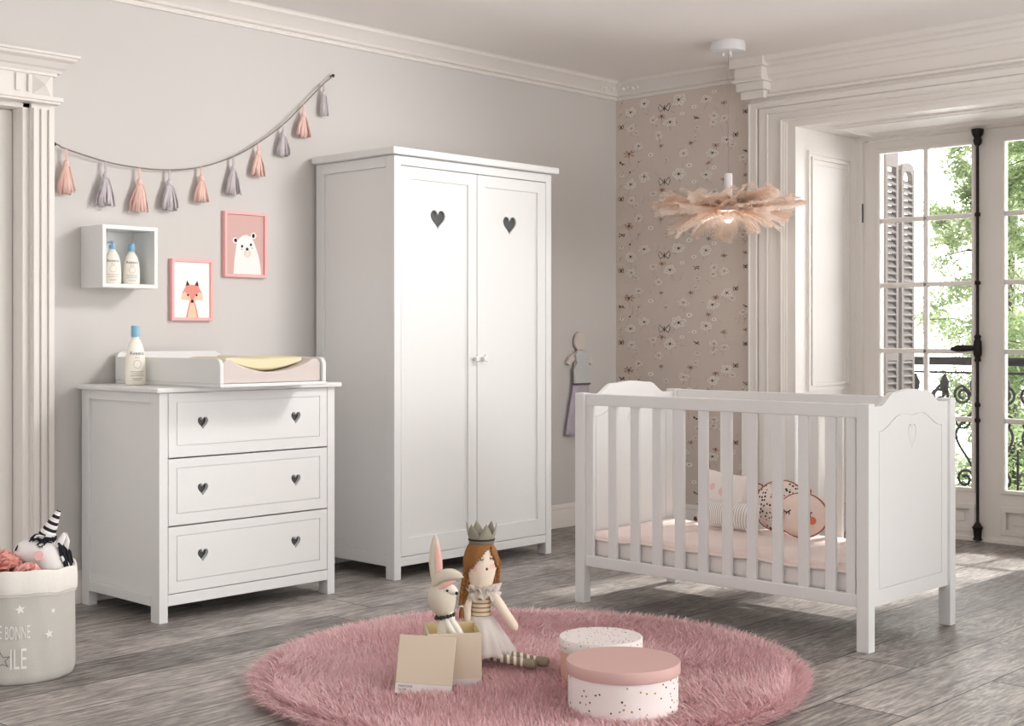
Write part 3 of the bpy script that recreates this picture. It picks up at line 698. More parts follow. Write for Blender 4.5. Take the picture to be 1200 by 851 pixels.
def fox(p):
    asp = (3.565 - 3.349) / (1.476 - 1.199)
    # coordinates in the frame: u right, v up; the animal is centred a little left of the middle
    s = lambda pts: [(u - .0, v) for u, v in pts]
    p([(.36, .045), (.66, .045), (.63, .17), (.57, .31), (.45, .31), (.40, .17)], 1)                                       # body
    p([(.40, .045), (.62, .045), (.595, .17), (.545, .29), (.475, .29), (.43, .17)], 2)
    p([(.25, .36), (.28, .46), (.36, .56), (.51, .585), (.66, .56), (.74, .46), (.77, .36), (.62, .335), (.51, .30), (.40, .335)], 1)
    p([(.25, .34), (.27, .43), (.33, .47), (.42, .42), (.50, .31), (.45, .335), (.36, .335)], 2); p([(.77, .34), (.75, .43), (.69, .47), (.60, .42), (.52, .31), (.57, .335), (.66, .335)], 2)
    p([(.33, .50), (.385, .655), (.47, .565), (.40, .53)], 1); p([(.69, .50), (.635, .655), (.55, .565), (.62, .53)], 1)
    p([(.355, .565), (.388, .655), (.44, .575)], 3); p([(.665, .565), (.632, .655), (.58, .575)], 3)
    p(circ(.51, .315, .035, asp), 3); p(circ(.405, .415, .024, asp), 3); p(circ(.615, .415, .024, asp), 3)
    p(circ(.405, .37, .016, asp * .7), 1); p(circ(.615, .37, .016, asp * .7), 1)
picture('small pink framed picture of a fox on white, lower of the two', 3.349, 3.567, 1.199, 1.476, M_paper, fox, [M_fox, M_cream, M_blk])
def bear(p):
    asp = (3.866 - 3.63) / (1.708 - 1.403)
    p(circ(.27, .56, .062, asp), 1); p(circ(.70, .645, .066, asp), 1); p(circ(.275, .56, .036, asp * 1.1), 3); p(circ(.695, .645, .034, asp * 1.3), 3)
    p([(.225, .05), (.245, .25), (.28, .44), (.31, .545), (.37, .605), (.45, .645), (.54, .655), (.63, .625), (.70, .56), (.77, .44), (.83, .30), (.865, .17), (.88, .05)], 1)
    p([(.47, .40), (.48, .34), (.52, .305), (.58, .305), (.63, .34), (.64, .39), (.6, .42), (.52, .425)], 2)
    p([(.545, .33), (.565, .33), (.565, .41), (.545, .41)], 1)
    p(circ(.545, .435, .034, asp * .9), 3); p(circ(.425, .475, .026, asp * 1.1), 3); p(circ(.635, .505, .026, asp * 1.1), 3)
    p(circ(.415, .425, .02, asp * .6), 4); p(circ(.665, .455, .02, asp * .6), 4)
picture('pink framed picture of a white bear on pink, higher of the two', 3.630, 3.868, 1.403, 1.708, M_pinkbg, bear, [M_bear, M_muz, M_blk, M_fox])

# ------------------------------------------------------------------ tassel garland
M_tp = mat('tassel_pink', rgb(238, 204, 194), .85, .2); M_tm = mat('tassel_mauve', rgb(208, 200, 204), .85, .2); M_cord = mat('taupe_cord', rgb(140, 128, 124), .8)
ga = thing('tassel_garland', 'garland of ten pink and mauve tassels on a grey cord across the left wall', 'garland', (3.5, 5.25, 1.9), world=True)
TS = [(2.837, 1.912, 1.722, 0, .068), (3.019, 1.876, 1.684, 1, .086), (3.183, 1.864, 1.673, 0, .094), (3.333, 1.868, 1.687, 1, .088), (3.498, 1.896, 1.736, 0, .066), (3.674, 1.960, 1.784, 1, .072), (3.813, 2.038, 1.879, 0, .070), (3.957, 2.140, 1.989, 1, .070), (4.079, 2.252, 2.092, 0, .078), (4.205, 2.370, 2.210, 1, .052)]
YC = 5.246
cpts = [(2.787, YW - .004, 1.928), (2.80, YC, 1.926)] + [(x, YC, z) for x, z, *_ in TS] + [(4.255, YC, 2.408), (4.268, YW - .004, 2.418)]
b = MB(); b.tube(spline(cpts, 6), .0032, 8); b.build('cord', M_cord, ga)
for x, z in ((2.787, 1.928), (4.268, 2.418)):
    b = MB(); b.tube([(x, YW, z), (x, YW - .022, z)], .0035, 8); b.lathe([(.0, 0), (.009, .001), (.008, .005), (0, .006)], 12, M=Matrix.Translation((x, YW - .02, z)) @ Matrix.Rotation(PI / 2, 4, 'X')); b.build('nail', M_iron, ga)
for i, (x, zt, zb, kd, wd) in enumerate(TS):
    mt = (M_tp, M_tm)[kd]; rt = random.Random(40 + i); Lt = zt - zb; zh = zt - Lt * .36
    b = MB()
    for k in range(30):
        a = 2 * PI * k / 30 + rt.uniform(-.1, .1); rr = wd / 2 * rt.uniform(.45, 1.15); L2 = (zh - zb) * rt.uniform(.9, 1.06)
        dx, dy = math.cos(a), math.sin(a) * .42; tw_ = rt.uniform(-.4, .4); path = []
        for t in (0, .15, .4, .7, 1):
            q = .008 + (rr - .008) * (1 - (1 - t) ** 1.5) + rt.uniform(-.002, .002)
            path.append(Vector((x + dx * q, YC + dy * q - .004, zh - L2 * t + .004)))
        wv = Vector((-math.sin(a + tw_), math.cos(a + tw_), 0)); v = []
        for j, p in enumerate(path):
            ww = .0065 * (.5 + .7 * min(1, j / 2)); v += [p - wv * ww, p + wv * ww]
        b.add(v, [(2 * j, 2 * j + 1, 2 * j + 3, 2 * j + 2) for j in range(4)])
    t_ = b.build('tassel', mt, ga, thick=.0012, normals=False)
    b = MB()
    for dx in (-.0025, .0025): b.tube([(x + dx, YC, zt + .004), (x + dx * 1.3, YC, (zt + zh) / 2), (x + dx, YC, zh)], .0028, 6)
    b.build('loop', mt, t_)
    b = MB(); b.ball((x, YC, zh + .008), .013, .012, .016, n=12); b.lathe([(.013, -.003), (.0145, 0), (.013, .003)], 12, (x, YC, zh - .002)); b.build('binding', mt, t_)

# ------------------------------------------------------------------ doll shaped hanger with dress
M_wood = mat('pale_painted_wood', rgb(218, 208, 202), .7, .3)
hg = thing('doll_hanger', 'flat pale wooden doll shaped hanger on the wall beside the wardrobe', 'hanger', (6.145, YW - .01, .86), world=True)
hy0, hy1 = YW - .028, YW - .012; hx = 6.150
b = MB(); b.prism([(hx + .050 * math.cos(2 * PI * k / 28), 1.094 + .056 * math.sin(2 * PI * k / 28)) for k in range(28)], 'y', hy0, hy1); b.build('head', M_wood, hg, bevel=.003)
b = MB(); b.prism([(hx - .012, 1.05), (hx + .012, 1.05), (hx + .03, 1.035), (hx + .098, 1.002), (hx + .122, .968), (hx + .098, .952), (hx + .05, .985), (hx + .055, .87), (hx - .055, .87), (hx - .05, .985), (hx - .098, .952), (hx - .124, .968), (hx - .100, 1.002), (hx - .03, 1.035)], 'y', hy0, hy1); b.build('shoulders', M_wood, hg, bevel=.003)
b = MB(); b.tube([(hx, YW, 1.10), (hx, YW - .014, 1.10)], .006, 8); b.build('peg', M_wood, hg)
M_bod = mat('grey_bodice', rgb(204, 206, 206), .85, .2, bump=.4, bscale=700); M_tul = translucent('mauve_tulle', rgb(220, 212, 224), .3, .06); M_band = mat('plum_waistband', rgb(106, 84, 92), .6)
ds = thing('child_dress', 'small dress with grey bodice and mauve tulle skirt on the doll hanger', 'dress', (hx - .003, YW - .02, .535), world=True)
b = MB(); pl = [(-.068, .842), (.068, .842), (.068, .93), (.060, .965), (.068, 1.01), (.05, 1.037), (.022, 1.028), (-.022, 1.028), (-.05, 1.037), (-.058, 1.01), (-.046, .965), (-.076, .925)]
b.prism([(hx + a - .002, c_) for a, c_ in pl], 'y', YW - .046, YW - .0285); b.build('bodice', M_bod, ds, bevel=.006)
b = MB(); b.box(hx - .073, hx + .069, YW - .049, YW - .024, .836, .847); b.build('waistband', M_band, ds, bevel=.004)
def skirt(u, v):
    x = (u * 2 - 1); wv = .5 + .5 * math.sin(u * 34); d = .012 + .030 * v * wv + .008 * (1 - v)
    return (hx - .003 + x * (.070 + .072 * v), YW - .022 - d * math.sqrt(max(0, 1 - .85 * x * x)), .838 - v * (.290 + .012 * math.sin(u * 9)))
b = MB(); b.grid(skirt, 70, 10); b.build('skirt', M_tul, ds, thick=.001)

# ------------------------------------------------------------------ feather pendant lamp
pc = Vector((6.03, 4.12, 0)); pc = at(.90, 7.13)      # 1.15 m from the corner
ZL = 1.795
pe = thing('feather_pendant_lamp', 'round peach feather pendant lamp hanging in front of the wallpaper', 'lamp', (pc.x, pc.y, ZL - .12), world=True)
pc = Vector((at(1.138, 7.13).x, at(1.138, 7.13).y, 0)); pe.location = (pc.x, pc.y, ZL - .12); ORG[pe.name] = Vector(pe.location)
M_wp = mat('white_plastic', (.82, .81, .82, 1), .4)
b = MB(); b.lathe([(.086, 2.6745), (.092, 2.66), (.092, 2.628), (.086, 2.622), (0, 2.62)], 36, pc); b.build('ceiling_rose', M_wp, pe)
for k in range(3):
    a = k * 2.1; b = MB(); b.lathe([(.008, 2.622), (.008, 2.606), (.004, 2.600)], 10, pc + Vector((.025 * math.cos(a), .025 * math.sin(a), 0))); b.build('cable_grip', M_wp, pe)
b = MB(); b.tube([pc + Vector((.0, 0, 2.605)), pc + Vector((0, 0, ZL + .17))], .0022, 6); b.build('cable', mat('grey_cable', rgb(150, 140, 136), .6), pe)
b = MB(); b.lathe([(.0, ZL + .19), (.02, ZL + .188), (.022, ZL + .18), (.022, ZL - .05), (0, ZL - .05)], 20, pc); b.build('lamp_holder', M_wp, pe)
b = MB(); b.lathe([(.06, -.015), (.075, -.01), (.075, .02), (.06, .025), (.02, .025), (.02, -.015)], 28, pc + Vector((0, 0, ZL))); b.build('feather_ring', M_wp, pe)
b = MB(); b.ball(pc + Vector((0, 0, ZL - .045)), .025, n=14); b.build('bulb', M_wp, pe)
pl_ = bpy.data.lights.new('feather_fill_light', 'POINT'); pl_.energy = 1.3; pl_.shadow_soft_size = .03; pl_.color = (1, .93, .87)  # added to brighten the feathers; the bulb itself is unlit
po = bpy.data.objects.new('feather_fill_light', pl_); COL.objects.link(po); po.location = (pc.x, pc.y, ZL - .085)
def feather_mat():
    m = translucent('peach_feather', rgb(253, 236, 224), .65); nt = m.node_tree
    oi = nt.nodes.new('ShaderNodeObjectInfo'); cr = nt.nodes.new('ShaderNodeValToRGB'); e = cr.color_ramp.elements
    e[0].color = rgb(255, 239, 227); e[1].color = rgb(255, 249, 244); nt.links.new(oi.outputs['Random'], cr.inputs[0])
    nt.links.new(cr.outputs[0], bsdf(m).inputs['Base Color'])
    for n_ in nt.nodes:
        if n_.type == 'BSDF_TRANSLUCENT': nt.links.new(cr.outputs[0], n_.inputs[0])
    return m
M_fea = feather_mat()
def feather_mesh(L, W, droop, seed):
    """a curved feather: quill plus separate barbs on both sides, along +x"""
    rt = random.Random(seed); b = MB(); n = 64
    def spine(t): return Vector((L * t, .02 * math.sin(t * 2.4 + seed), droop * L * t * t))
    b.tube([spine(t / 8) for t in range(9)], [.0022 * (1 - t / 9) + .0004 for t in range(9)], 5)
    for sg in (1, -1):
        jag = 0
        for k in range(n):
            t = .10 + .90 * k / n; wl = W * (math.sin(PI * min(1, t * .80 + .10)) ** .7) * rt.uniform(.92, 1.06)
            if rt.random() < .05: wl *= .6
            p = spine(t); p2 = spine(min(1, t + .012)); an = (.55 + .55 * t) if t < .9 else .25
            for q, dt in ((p, 0),):
                tip = p + Vector((wl * math.cos(sg * 1.57 - sg * an * .9) + .03 * L * t, wl * math.sin(sg * 1.57 - sg * an * .9), -.12 * wl + rt.uniform(-.10, .10) * wl))
                mid = (p + tip) / 2 + Vector((0, 0, .10 * wl)); dx = Vector((.0052, 0, 0))
                b.add([p - dx, p + dx, mid + dx * 1.25, mid - dx * 1.25, tip + dx * .5, tip - dx * .5], [(0, 1, 2, 3), (3, 2, 4, 5)])
    return b
protos = []
for i, (L, W, dp) in enumerate(((.36, .085, -.08), (.33, .095, .14), (.31, .085, -.30), (.38, .080, .03))):
    protos.append(feather_mesh(L, W, dp, i + 1))
fe_obj = [None] * 4
rf = random.Random(21)
def place_feather(kind, az, el, sc_, off, roll=0.0):
    M_ = Matrix.Translation(pc - Vector(pe.location) + Vector((0, 0, ZL + off))) @ Matrix.Rotation(az, 4, 'Z') @ Matrix.Rotation(-el, 4, 'Y') @ Matrix.Rotation(roll, 4, 'X') @ Matrix.Translation((.045, 0, 0)) @ Matrix.Scale(sc_, 4)
    if fe_obj[kind] is None:
        org = ORG.pop(pe.name); o = protos[kind].build('feather', M_fea, pe, normals=False, smooth=False); ORG[pe.name] = org; fe_obj[kind] = o
    else:
        o = fe_obj[kind].copy(); COL.objects.link(o); o.parent = pe
    o.matrix_local = M_
for k in range(30): place_feather(rf.choice((0, 3)), 2 * PI * k / 30 + rf.uniform(-.1, .1), rf.uniform(-.10, .12), rf.uniform(.85, 1.02), .015, rf.uniform(-.5, .5))
for k in range(20): place_feather(1, 2 * PI * k / 20 + rf.uniform(-.15, .15), rf.uniform(-.04, .12), rf.uniform(.8, 1.0), .02, rf.uniform(-.6, .6))
for k in range(26): place_feather(2, 2 * PI * k / 26 + rf.uniform(-.12, .12), rf.uniform(-.26, -.04), rf.uniform(.55, .9), -.01, rf.uniform(-.5, .5))

# ================================================================== COT
cr_ = thing('cot', 'white slatted baby cot with arched end panels near the French window', 'cot', (4.71, 3.07, 0), world=True)
CX0, CX1, CY0, CY1, CH = 4.365, 5.052, 2.382, 3.757, .888
for x in (CX0, CX1 - .045):
    for y in (CY0, CY1 - .05):
        b = MB(); b.box(x, x + .045, y, y + .05, 0, CH); b.build('post', M_white, cr_, bevel=.003)
def arch_top(n=44):
    out = []; xa, xb = CX0 + .045, CX1 - .045; xm = (xa + xb) / 2; hw = (xb - xa) / 2
    for k in range(n + 1):
        s_ = -1 + 2 * k / n; q = abs(s_)
        if q > .80: z = .876
        elif q > .42: z = .876 + .048 * (.5 + .5 * math.cos(PI * (q - .42) / .38))
        else: z = .924 + .008 * (.5 + .5 * math.cos(PI * q / .42))
        out.append((xm + s_ * hw, z))
    return out
def off_arch(d_, xm, hw):
    out = []
    for k in range(33):
        s_ = -1 + 2 * k / 32; q = abs(s_)
        z = .788 if q > .97 else (.788 + .055 * (.5 + .5 * math.cos(PI * (q - .30) / .67)) if q > .30 else .843 - .006 * (.5 + .5 * math.cos(PI * q / .3)))
        out.append((xm + s_ * (hw - d_), z - d_))
    return out
for y, sg in ((CY0 + .012, 1), (CY1 - .036, -1)):
    top = arch_top(); xa, xb = CX0 + .045, CX1 - .045; xm = (xa + xb) / 2
    outer = [(xa, .158), (xb, .158)] + top[::-1]
    def ring(d_):
        t_ = off_arch(d_, xm, (xb - xa) / 2 - .05); return [(t_[0][0], .215 + d_), (t_[-1][0], .215 + d_)] + t_[::-1]
    b = MB(); yf, yb = (y, y + .004)
    yo, yi = (y, y + .022)
    b.prism(outer, 'y', y + .0045, y + .0175)
    ht = heart(xm + .005, .755, .062, .092, 36); hi = heart(xm + .005, .755, .056, .085, 36)
    for (ya, yb2) in ((y, y + .005), (y + .017, y + .022)):
        b.prism(outer, 'y', ya, yb2, holes=[ring(0)])
        b.prism(ring(.003), 'y', ya, yb2, holes=[ht]); b.prism(hi, 'y', ya, yb2)
    b.build('end_panel', M_white, cr_, smooth=False)
for x in (CX0 + .010, CX1 - .034):
    b = MB(); b.box(x, x + .024, CY0 + .05, CY1 - .05, .836, .886); b.build('top_rail', M_white, cr_, bevel=.004)
    b = MB(); b.box(x, x + .024, CY0 + .05, CY1 - .05, .157, .203); b.build('bottom_rail', M_white, cr_, bevel=.003)
    ys = [CY0 + .0555 + .012 + .013] + [3.449 - (3.449 - 2.545) * k / 8 for k in range(9)] + [3.566, CY1 - .068]
    for y in ys:
        wb = .019 if (y < 2.5 or y > 3.6) else .0215
        b = MB(); b.box(x + .004, x + .020, y - wb, y + wb, .195, .845); b.build('slat', M_white, cr_, bevel=.002)
b = MB()
for k in range(9): b.box(CX0 + .03, CX1 - .03, CY0 + .12 + k * .137, CY0 + .18 + k * .137, .178, .190)
b.box(CX0 + .035, CX0 + .06, CY0 + .035, CY1 - .035, .158, .178); b.box(CX1 - .06, CX1 - .035, CY0 + .035, CY1 - .035, .158, .178)
b.build('bed_base', M_white, cr_, bevel=.002)

# mattress and quilt
M_mtr = mat('mattress_cover', rgb(238, 233, 230), .9, .2, bump=.3, bscale=300)
b = MB(); b.box(CX0 + .045, CX1 - .045, CY0 + .045, CY1 - .05, .191, .275); tag(b.build('mattress', M_mtr, loc=(4.71, 3.07, .191), bevel=.02, seg=4), 'white cot mattress under the pink quilt', 'mattress')
M_qu = mat('pink_velvet', rgb(240, 220, 214), .8, .2, bump=.8, bscale=26); bsdf(M_qu).inputs['Sheen Weight'].default_value = .4
M_pip = mat('cream_piping', rgb(238, 226, 218), .8)
def qz(x, y): return .286 + .005 * math.sin(9 * x + 5 * y) * math.sin(7 * y - 2 * x) + .003 * math.sin(23 * y + 11 * x)
qx0, qx1, qy0, qy1 = CX0 + .038, CX1 - .038, CY0 + .04, CY1 - .045
def qt(u, v):
    x = qx0 + (qx1 - qx0) * u; y = qy0 + (qy1 - qy0) * v; z = qz(x, y) + .006
    e = min(u, 1 - u) * (qx1 - qx0); return (x, y, z - (.018 * (1 - min(1, e / .03)) ** 2))
b = MB(); b.grid(qt, 40, 80); q_ = tag(b.build('quilt', M_qu, loc=(4.71, 3.07, .28), thick=.012), 'pale pink velvet quilt with cream piping lying on the cot mattress', 'quilt')
b = MB(); b.tube([Vector(qt(0, k / 60)) - Vector((4.71, 3.07, .28)) for k in range(61)], .0065, 8); b.tube([Vector(qt(1, k / 60)) - Vector((4.71, 3.07, .28)) for k in range(61)], .0065, 8); b.build('piping', M_pip, q_)

# cushions along the far side
def pillow(m, w, h, t, pinch=.08, pw=2.2, n=22, mi=0, corner=0.0):
    """cushion in the local x-z plane, thickness along y, base at z=0"""
    def side(sg):
        def fn(u, v):
            a, c_ = u * 2 - 1, v * 2 - 1; e = max(0, (1 - abs(a) ** pw) * (1 - abs(c_) ** pw)) ** .55
            return (a * w / 2 * (1 - pinch * (1 - c_ * c_) ** 1 * abs(a) ** 3) , sg * t / 2 * e, h / 2 + c_ * h / 2 * (1 - pinch * (1 - a * a) * abs(c_) ** 3))
        return fn
    m.grid(side(-1), n, n, mi); m.grid(side(1), n, n, mi); return m
def spots(name, base, spot, scale, thr, flat=(1, 1, 1)):
    m = mat(name, base, .9, .2); nt = m.node_tree; tcn = nt.nodes.new('ShaderNodeTexCoord'); vo = nt.nodes.new('ShaderNodeTexVoronoi'); vo.inputs['Scale'].default_value = scale; vo.inputs['Randomness'].default_value = .55
    mp_ = nt.nodes.new('ShaderNodeMapping'); mp_.inputs['Scale'].default_value = flat; nt.links.new(tcn.outputs['Object'], mp_.inputs[0]); nt.links.new(mp_.outputs[0], vo.inputs['Vector'])
    lt = math_node(nt, 'LESS_THAN', vo.outputs['Distance'], thr); mx = nt.nodes.new('ShaderNodeMixRGB'); mx.inputs[1].default_value = base; mx.inputs[2].default_value = spot
    nt.links.new(lt, mx.inputs[0]); nt.links.new(mx.outputs[0], bsdf(m).inputs['Base Color']); return m
def cushion_root(name, label, loc, tilt, rz=-90, ry=0):
    o = thing(name, label, 'cushion', loc, group='cushions in the cot'); o.rotation_euler = (R(tilt), R(ry), R(rz)); return o
M_sq = spots('blush_spotted_cotton', rgb(242, 234, 230), rgb(240, 208, 204), 15, .29); M_pom = mat('brown_pompom', rgb(84, 62, 58), .9)
QZ = .3025
c1 = cushion_root('square_cushion', 'white square cushion with pale pink spots and dark pompom corners in the cot', (4.93, 3.415, QZ), -14, -93, 4)
b = MB(); pillow(b, .255, .235, .085, .07); c1b = b.build('cover', M_sq, c1, weld=True)
for a in (-1, 1):
    for z in (.005, .23): b = MB(); b.ball((a * .128, 0, z), .011, n=10); b.build('pompom', M_pom, c1)
m_st = mat('grey_striped_cotton', rgb(236, 232, 228), .9, .2); nt = m_st.node_tree; tcn = nt.nodes.new('ShaderNodeTexCoord'); spx = nt.nodes.new('ShaderNodeSeparateXYZ'); nt.links.new(tcn.outputs['Object'], spx.inputs[0])
mx = nt.nodes.new('ShaderNodeMixRGB'); mx.inputs[1].default_value = rgb(240, 236, 232); mx.inputs[2].default_value = rgb(190, 184, 182)
nt.links.new(math_node(nt, 'GREATER_THAN', math_node(nt, 'FRACT', math_node(nt, 'MULTIPLY', spx.outputs[0], 84)), .68), mx.inputs[0]); nt.links.new(mx.outputs[0], bsdf(m_st).inputs['Base Color'])
c2 = cushion_root('lumbar_cushion', 'long low white cushion with thin grey stripes in the cot', (4.835, 3.285, QZ), -8, -92)
b = MB(); pillow(b, .285, .120, .085, .05); b.build('cover', m_st, c2, weld=True)
M_leo = spots('dotted_cotton', rgb(240, 226, 220), rgb(52, 42, 42), 62, .33); M_terr = mat('terracotta_cord', rgb(172, 96, 72), .8); M_face = mat('blush_cotton', rgb(245, 224, 214), .9, .2); M_cheek = mat('orange_cheek', rgb(226, 128, 92), .9)
c3 = cushion_root('dotted_cushion', 'dotted cushion with rust edging and loop ears behind the round face cushion', (4.95, 3.13, QZ), -14, -90)
b = MB()
def oval(m, w, h, t, n=40):
    prof_ = [(0, -1), (.35, -.93), (.65, -.74), (.86, -.45), (.97, -.16), (1, 0), (.97, .16), (.86, .45), (.65, .74), (.35, .93), (0, 1)]
    v = []; f = []
    for r_, y in prof_:
        for k in range(n): a = 2 * PI * k / n; v.append((r_ * w / 2 * math.cos(a), y * t / 2, h / 2 + r_ * h / 2 * math.sin(a)))
    for i in range(len(prof_) - 1):
        for k in range(n): f.append((i * n + k, i * n + (k + 1) % n, (i + 1) * n + (k + 1) % n, (i + 1) * n + k))
    m.add(v, f); return m
oval(b, .26, .215, .08); b.build('cover', M_leo, c3, weld=True)
b = MB(); b.tube([(.131 * math.cos(a), 0, .1075 + .1085 * math.sin(a)) for a in [2 * PI * k / 48 for k in range(49)]], .0032, 6); b.build('edging', M_terr, c3)
for a in (-.118, .118):
    b = MB(); b.tube([(a + .022 * math.cos(q), -.004, .178 + .014 * math.sin(q)) for q in [2 * PI * k / 20 for k in range(21)]], .0032, 6); b.build('ear_loop', M_terr, c3)
c4 = cushion_root('face_cushion', 'round blush cushion with sleeping face and orange cheeks in the cot', (4.86, 2.965, QZ), -10, -93, 0)
b = MB(); oval(b, .245, .180, .085); b.build('cover', M_face, c4, weld=True)
b = MB(); b.tube([(.1235 * math.cos(a), 0, .09 + .091 * math.sin(a)) for a in [2 * PI * k / 48 for k in range(49)]], .0032, 6); b.build('edging', M_terr, c4)
def fy(x, z, W=.245, H=.18, T=.085):
    q = math.sqrt((x / (W / 2)) ** 2 + ((z - H / 2) / (H / 2)) ** 2); return -T / 2 * math.sqrt(max(0, 1 - q * q)) - .001
b = MB()
for sx in (-1, 1):
    b.tube([(sx * .05 + .020 * t, fy(sx * .05 + .02 * t, .105 - .010 * (1 - t * t)), .105 - .010 * (1 - t * t)) for t in (-1, -.5, 0, .5, 1)], .0026, 6)
    for t in (-.7, 0, .7): x_ = sx * .05 + .02 * t; b.tube([(x_, fy(x_, .096), .096), (x_ + .004 * t, fy(x_, .086), .086)], .0018, 5)
b.build('eyelashes', M_blk, c4)
for sx in (-1, 1):
    b = MB(); x_ = sx * .075; b.disc((x_, fy(x_, .072) - .001, .072), (x_ * 1.2, -.14, -.02), .016, .002); b.build('cheek', M_cheek, c4)

# ================================================================== RUG
RC = at(.064, 4.525); RR = .898
rug = thing('shaggy_rug', 'round pink shaggy rug on the plank floor', 'rug', (RC.x, RC.y, 0))
M_rugb = mat('rug_backing', rgb(222, 180, 182), .95, .1)
RB = RR - .03
b = MB(); b.lathe([(0, .001), (RB, .001), (RB + .004, .006), (RB - .004, .014), (0, .014)], 96); b.build('backing', M_rugb, rug)
def pile():
    n = 120000; g = np.random.default_rng(11)
    r = np.sqrt(g.random(n)) * RR; a = g.random(n) * 2 * PI; x = r * np.cos(a); y = r * np.sin(a)
    # direction of lean: slow swirls plus jitter
    th = 1.7 * np.sin(2.3 * x + .7) + 1.6 * np.cos(2.9 * y - 1.1 * x) + 1.1 * np.sin(7 * x + 5 * y) + g.normal(0, 1.0, n) + 2.2
    edge = np.clip((r - RR * .93) / (RR * .05), 0, 1); th = np.where(g.random(n) < edge, a + g.normal(0, .5, n), th)
    lean = np.where(edge > .4, .35, 0) + np.clip(.55 + .30 * np.sin(4.1 * x - 3 * y) + g.normal(0, .18, n), .1, 1.15); L = .055 * g.uniform(.65, 1.2, n)
    dx, dy = np.cos(th), np.sin(th); wx, wy = -np.sin(th + g.normal(0, .8, n)), np.cos(th + g.normal(0, .8, n)); w_ = .0023 * g.uniform(.7, 1.2, n)
    P = np.zeros((n, 5, 3)); z0 = np.where(edge > .4, .004, .010)
    def pt(t): return np.stack([x + dx * L * lean * t ** 1.6, y + dy * L * lean * t ** 1.6, z0 + L * t * np.sqrt(np.clip(1 - (lean * .75 * t) ** 2, .12, 1)) * .85], 1)
    W3 = np.stack([wx * w_, wy * w_, 0 * w_], 1); p0, p1, p2 = pt(0), pt(.55), pt(1.0)
    P[:, 0] = p0 - W3; P[:, 1] = p0 + W3; P[:, 2] = p1 - W3 * .9; P[:, 3] = p1 + W3 * .9; P[:, 4] = p2
    base = (np.arange(n) * 5)[:, None]
    quad = base + np.array([0, 1, 3, 2]); tri = base + np.array([2, 3, 4])
    loops = np.concatenate([quad.ravel(), tri.ravel()]).astype(np.int32)
    ls = np.concatenate([np.arange(n) * 4, 4 * n + np.arange(n) * 3]).astype(np.int32)
    me = bpy.data.meshes.new('pile'); me.vertices.add(5 * n); me.vertices.foreach_set('co', P.ravel().astype(np.float32))
    me.loops.add(len(loops)); me.loops.foreach_set('vertex_index', loops); me.polygons.add(2 * n); me.polygons.foreach_set('loop_start', ls)
    me.update(calc_edges=True); me.validate()
    m = translucent('rug_fibre', rgb(236, 200, 202), .25); nt = m.node_tree
    gn = nt.nodes.new('ShaderNodeNewGeometry'); cr = nt.nodes.new('ShaderNodeValToRGB'); e = cr.color_ramp.elements
    e[0].color = rgb(223, 178, 182); e[1].color = rgb(250, 226, 227); nt.links.new(gn.outputs['Random Per Island'], cr.inputs[0]); nt.links.new(cr.outputs[0], bsdf(m).inputs['Base Color'])
    for n_ in nt.nodes:
        if n_.type == 'BSDF_TRANSLUCENT': nt.links.new(cr.outputs[0], n_.inputs[0])
    bsdf(m).inputs['Roughness'].default_value = .55; bsdf(m).inputs['Specular IOR Level'].default_value = .35
    me.materials.append(m); o = bpy.data.objects.new('pile', me); COL.objects.link(o); o.parent = rug; o['kind'] = 'stuff'
pile()
RZ = .034                                      # things sink a little into the pile

# ------------------------------------------------------------------ hat boxes
M_rose = mat('dusty_rose_card', rgb(208, 172, 166), .7, .3); M_peach = mat('peach_card', rgb(226, 182, 164), .7, .3); M_card = mat('white_card', rgb(236, 228, 226), .6, .3)
M_gold = mat('gold_dot', rgb(190, 150, 84), .35, .5, metal=.6); M_dot = mat('dark_dot', rgb(70, 56, 44), .5); M_grey = mat('grey_fleck', rgb(96, 92, 90), .6)
hb1 = thing('round_box', 'white round box with gold and dark dots and a dusty rose lid', 'box', (*at(.328, 4.0)[:2], RZ), group='round boxes on the rug')
hb2 = thing('round_box', 'peach round box with white speckled lid behind the rose lidded box', 'box', (*at(.284, 4.33)[:2], RZ), group='round boxes on the rug')
b = MB(); b.lathe([(0, 0), (.160, 0), (.1625, .003), (.1625, .13), (0, .13)], 72); body = b.build('box_body', M_card, hb1)
b = MB(); rt = random.Random(4); pl_ = []
while len(pl_) < 130:
    a, z, r_ = rt.uniform(0, 2 * PI), rt.uniform(.006, .106), rt.uniform(.0020, .0032)
    if all(math.hypot((a - q[0]) * .1625, z - q[1]) > .008 for q in pl_):
        pl_.append((a, z)); b.disc((.1628 * math.cos(a), .1628 * math.sin(a), z), (math.cos(a), math.sin(a), 0), r_, .0004, 10, mi=int(rt.random() < .45))
b.build('printed_dots', [M_gold, M_dot], body, smooth=False)
b = MB(); b.lathe([(.163, .1085), (.167, .1085), (.1685, .111), (.1685, .139), (.166, .1425), (0, .1428)], 72); b.build('lid', M_rose, hb1)
b = MB(); b.lathe([(0, 0), (.126, 0), (.128, .003), (.128, .125), (0, .125)], 64); b.build('box_body', M_peach, hb2)
b = MB(); b.lathe([(.1285, .098), (.132, .098), (.1335, .1), (.1335, .135), (.131, .1385), (0, .139)], 64); lid2 = b.build('lid', M_card, hb2)
b = MB(); n = 0
while n < 120:
    if n % 3:
        q, a = .128 * math.sqrt(rt.random()), rt.uniform(0, 2 * PI); b.disc((q * math.cos(a), q * math.sin(a), .1391), (0, 0, 1), rt.uniform(.0012, .0026), .0004, 8, mi=rt.randrange(3))
    else:
        a = rt.uniform(0, 2 * PI); b.disc((.1336 * math.cos(a), .1336 * math.sin(a), rt.uniform(.103, .133)), (math.cos(a), math.sin(a), 0), rt.uniform(.0014, .0026), .0004, 8, mi=rt.randrange(3))
    n += 1
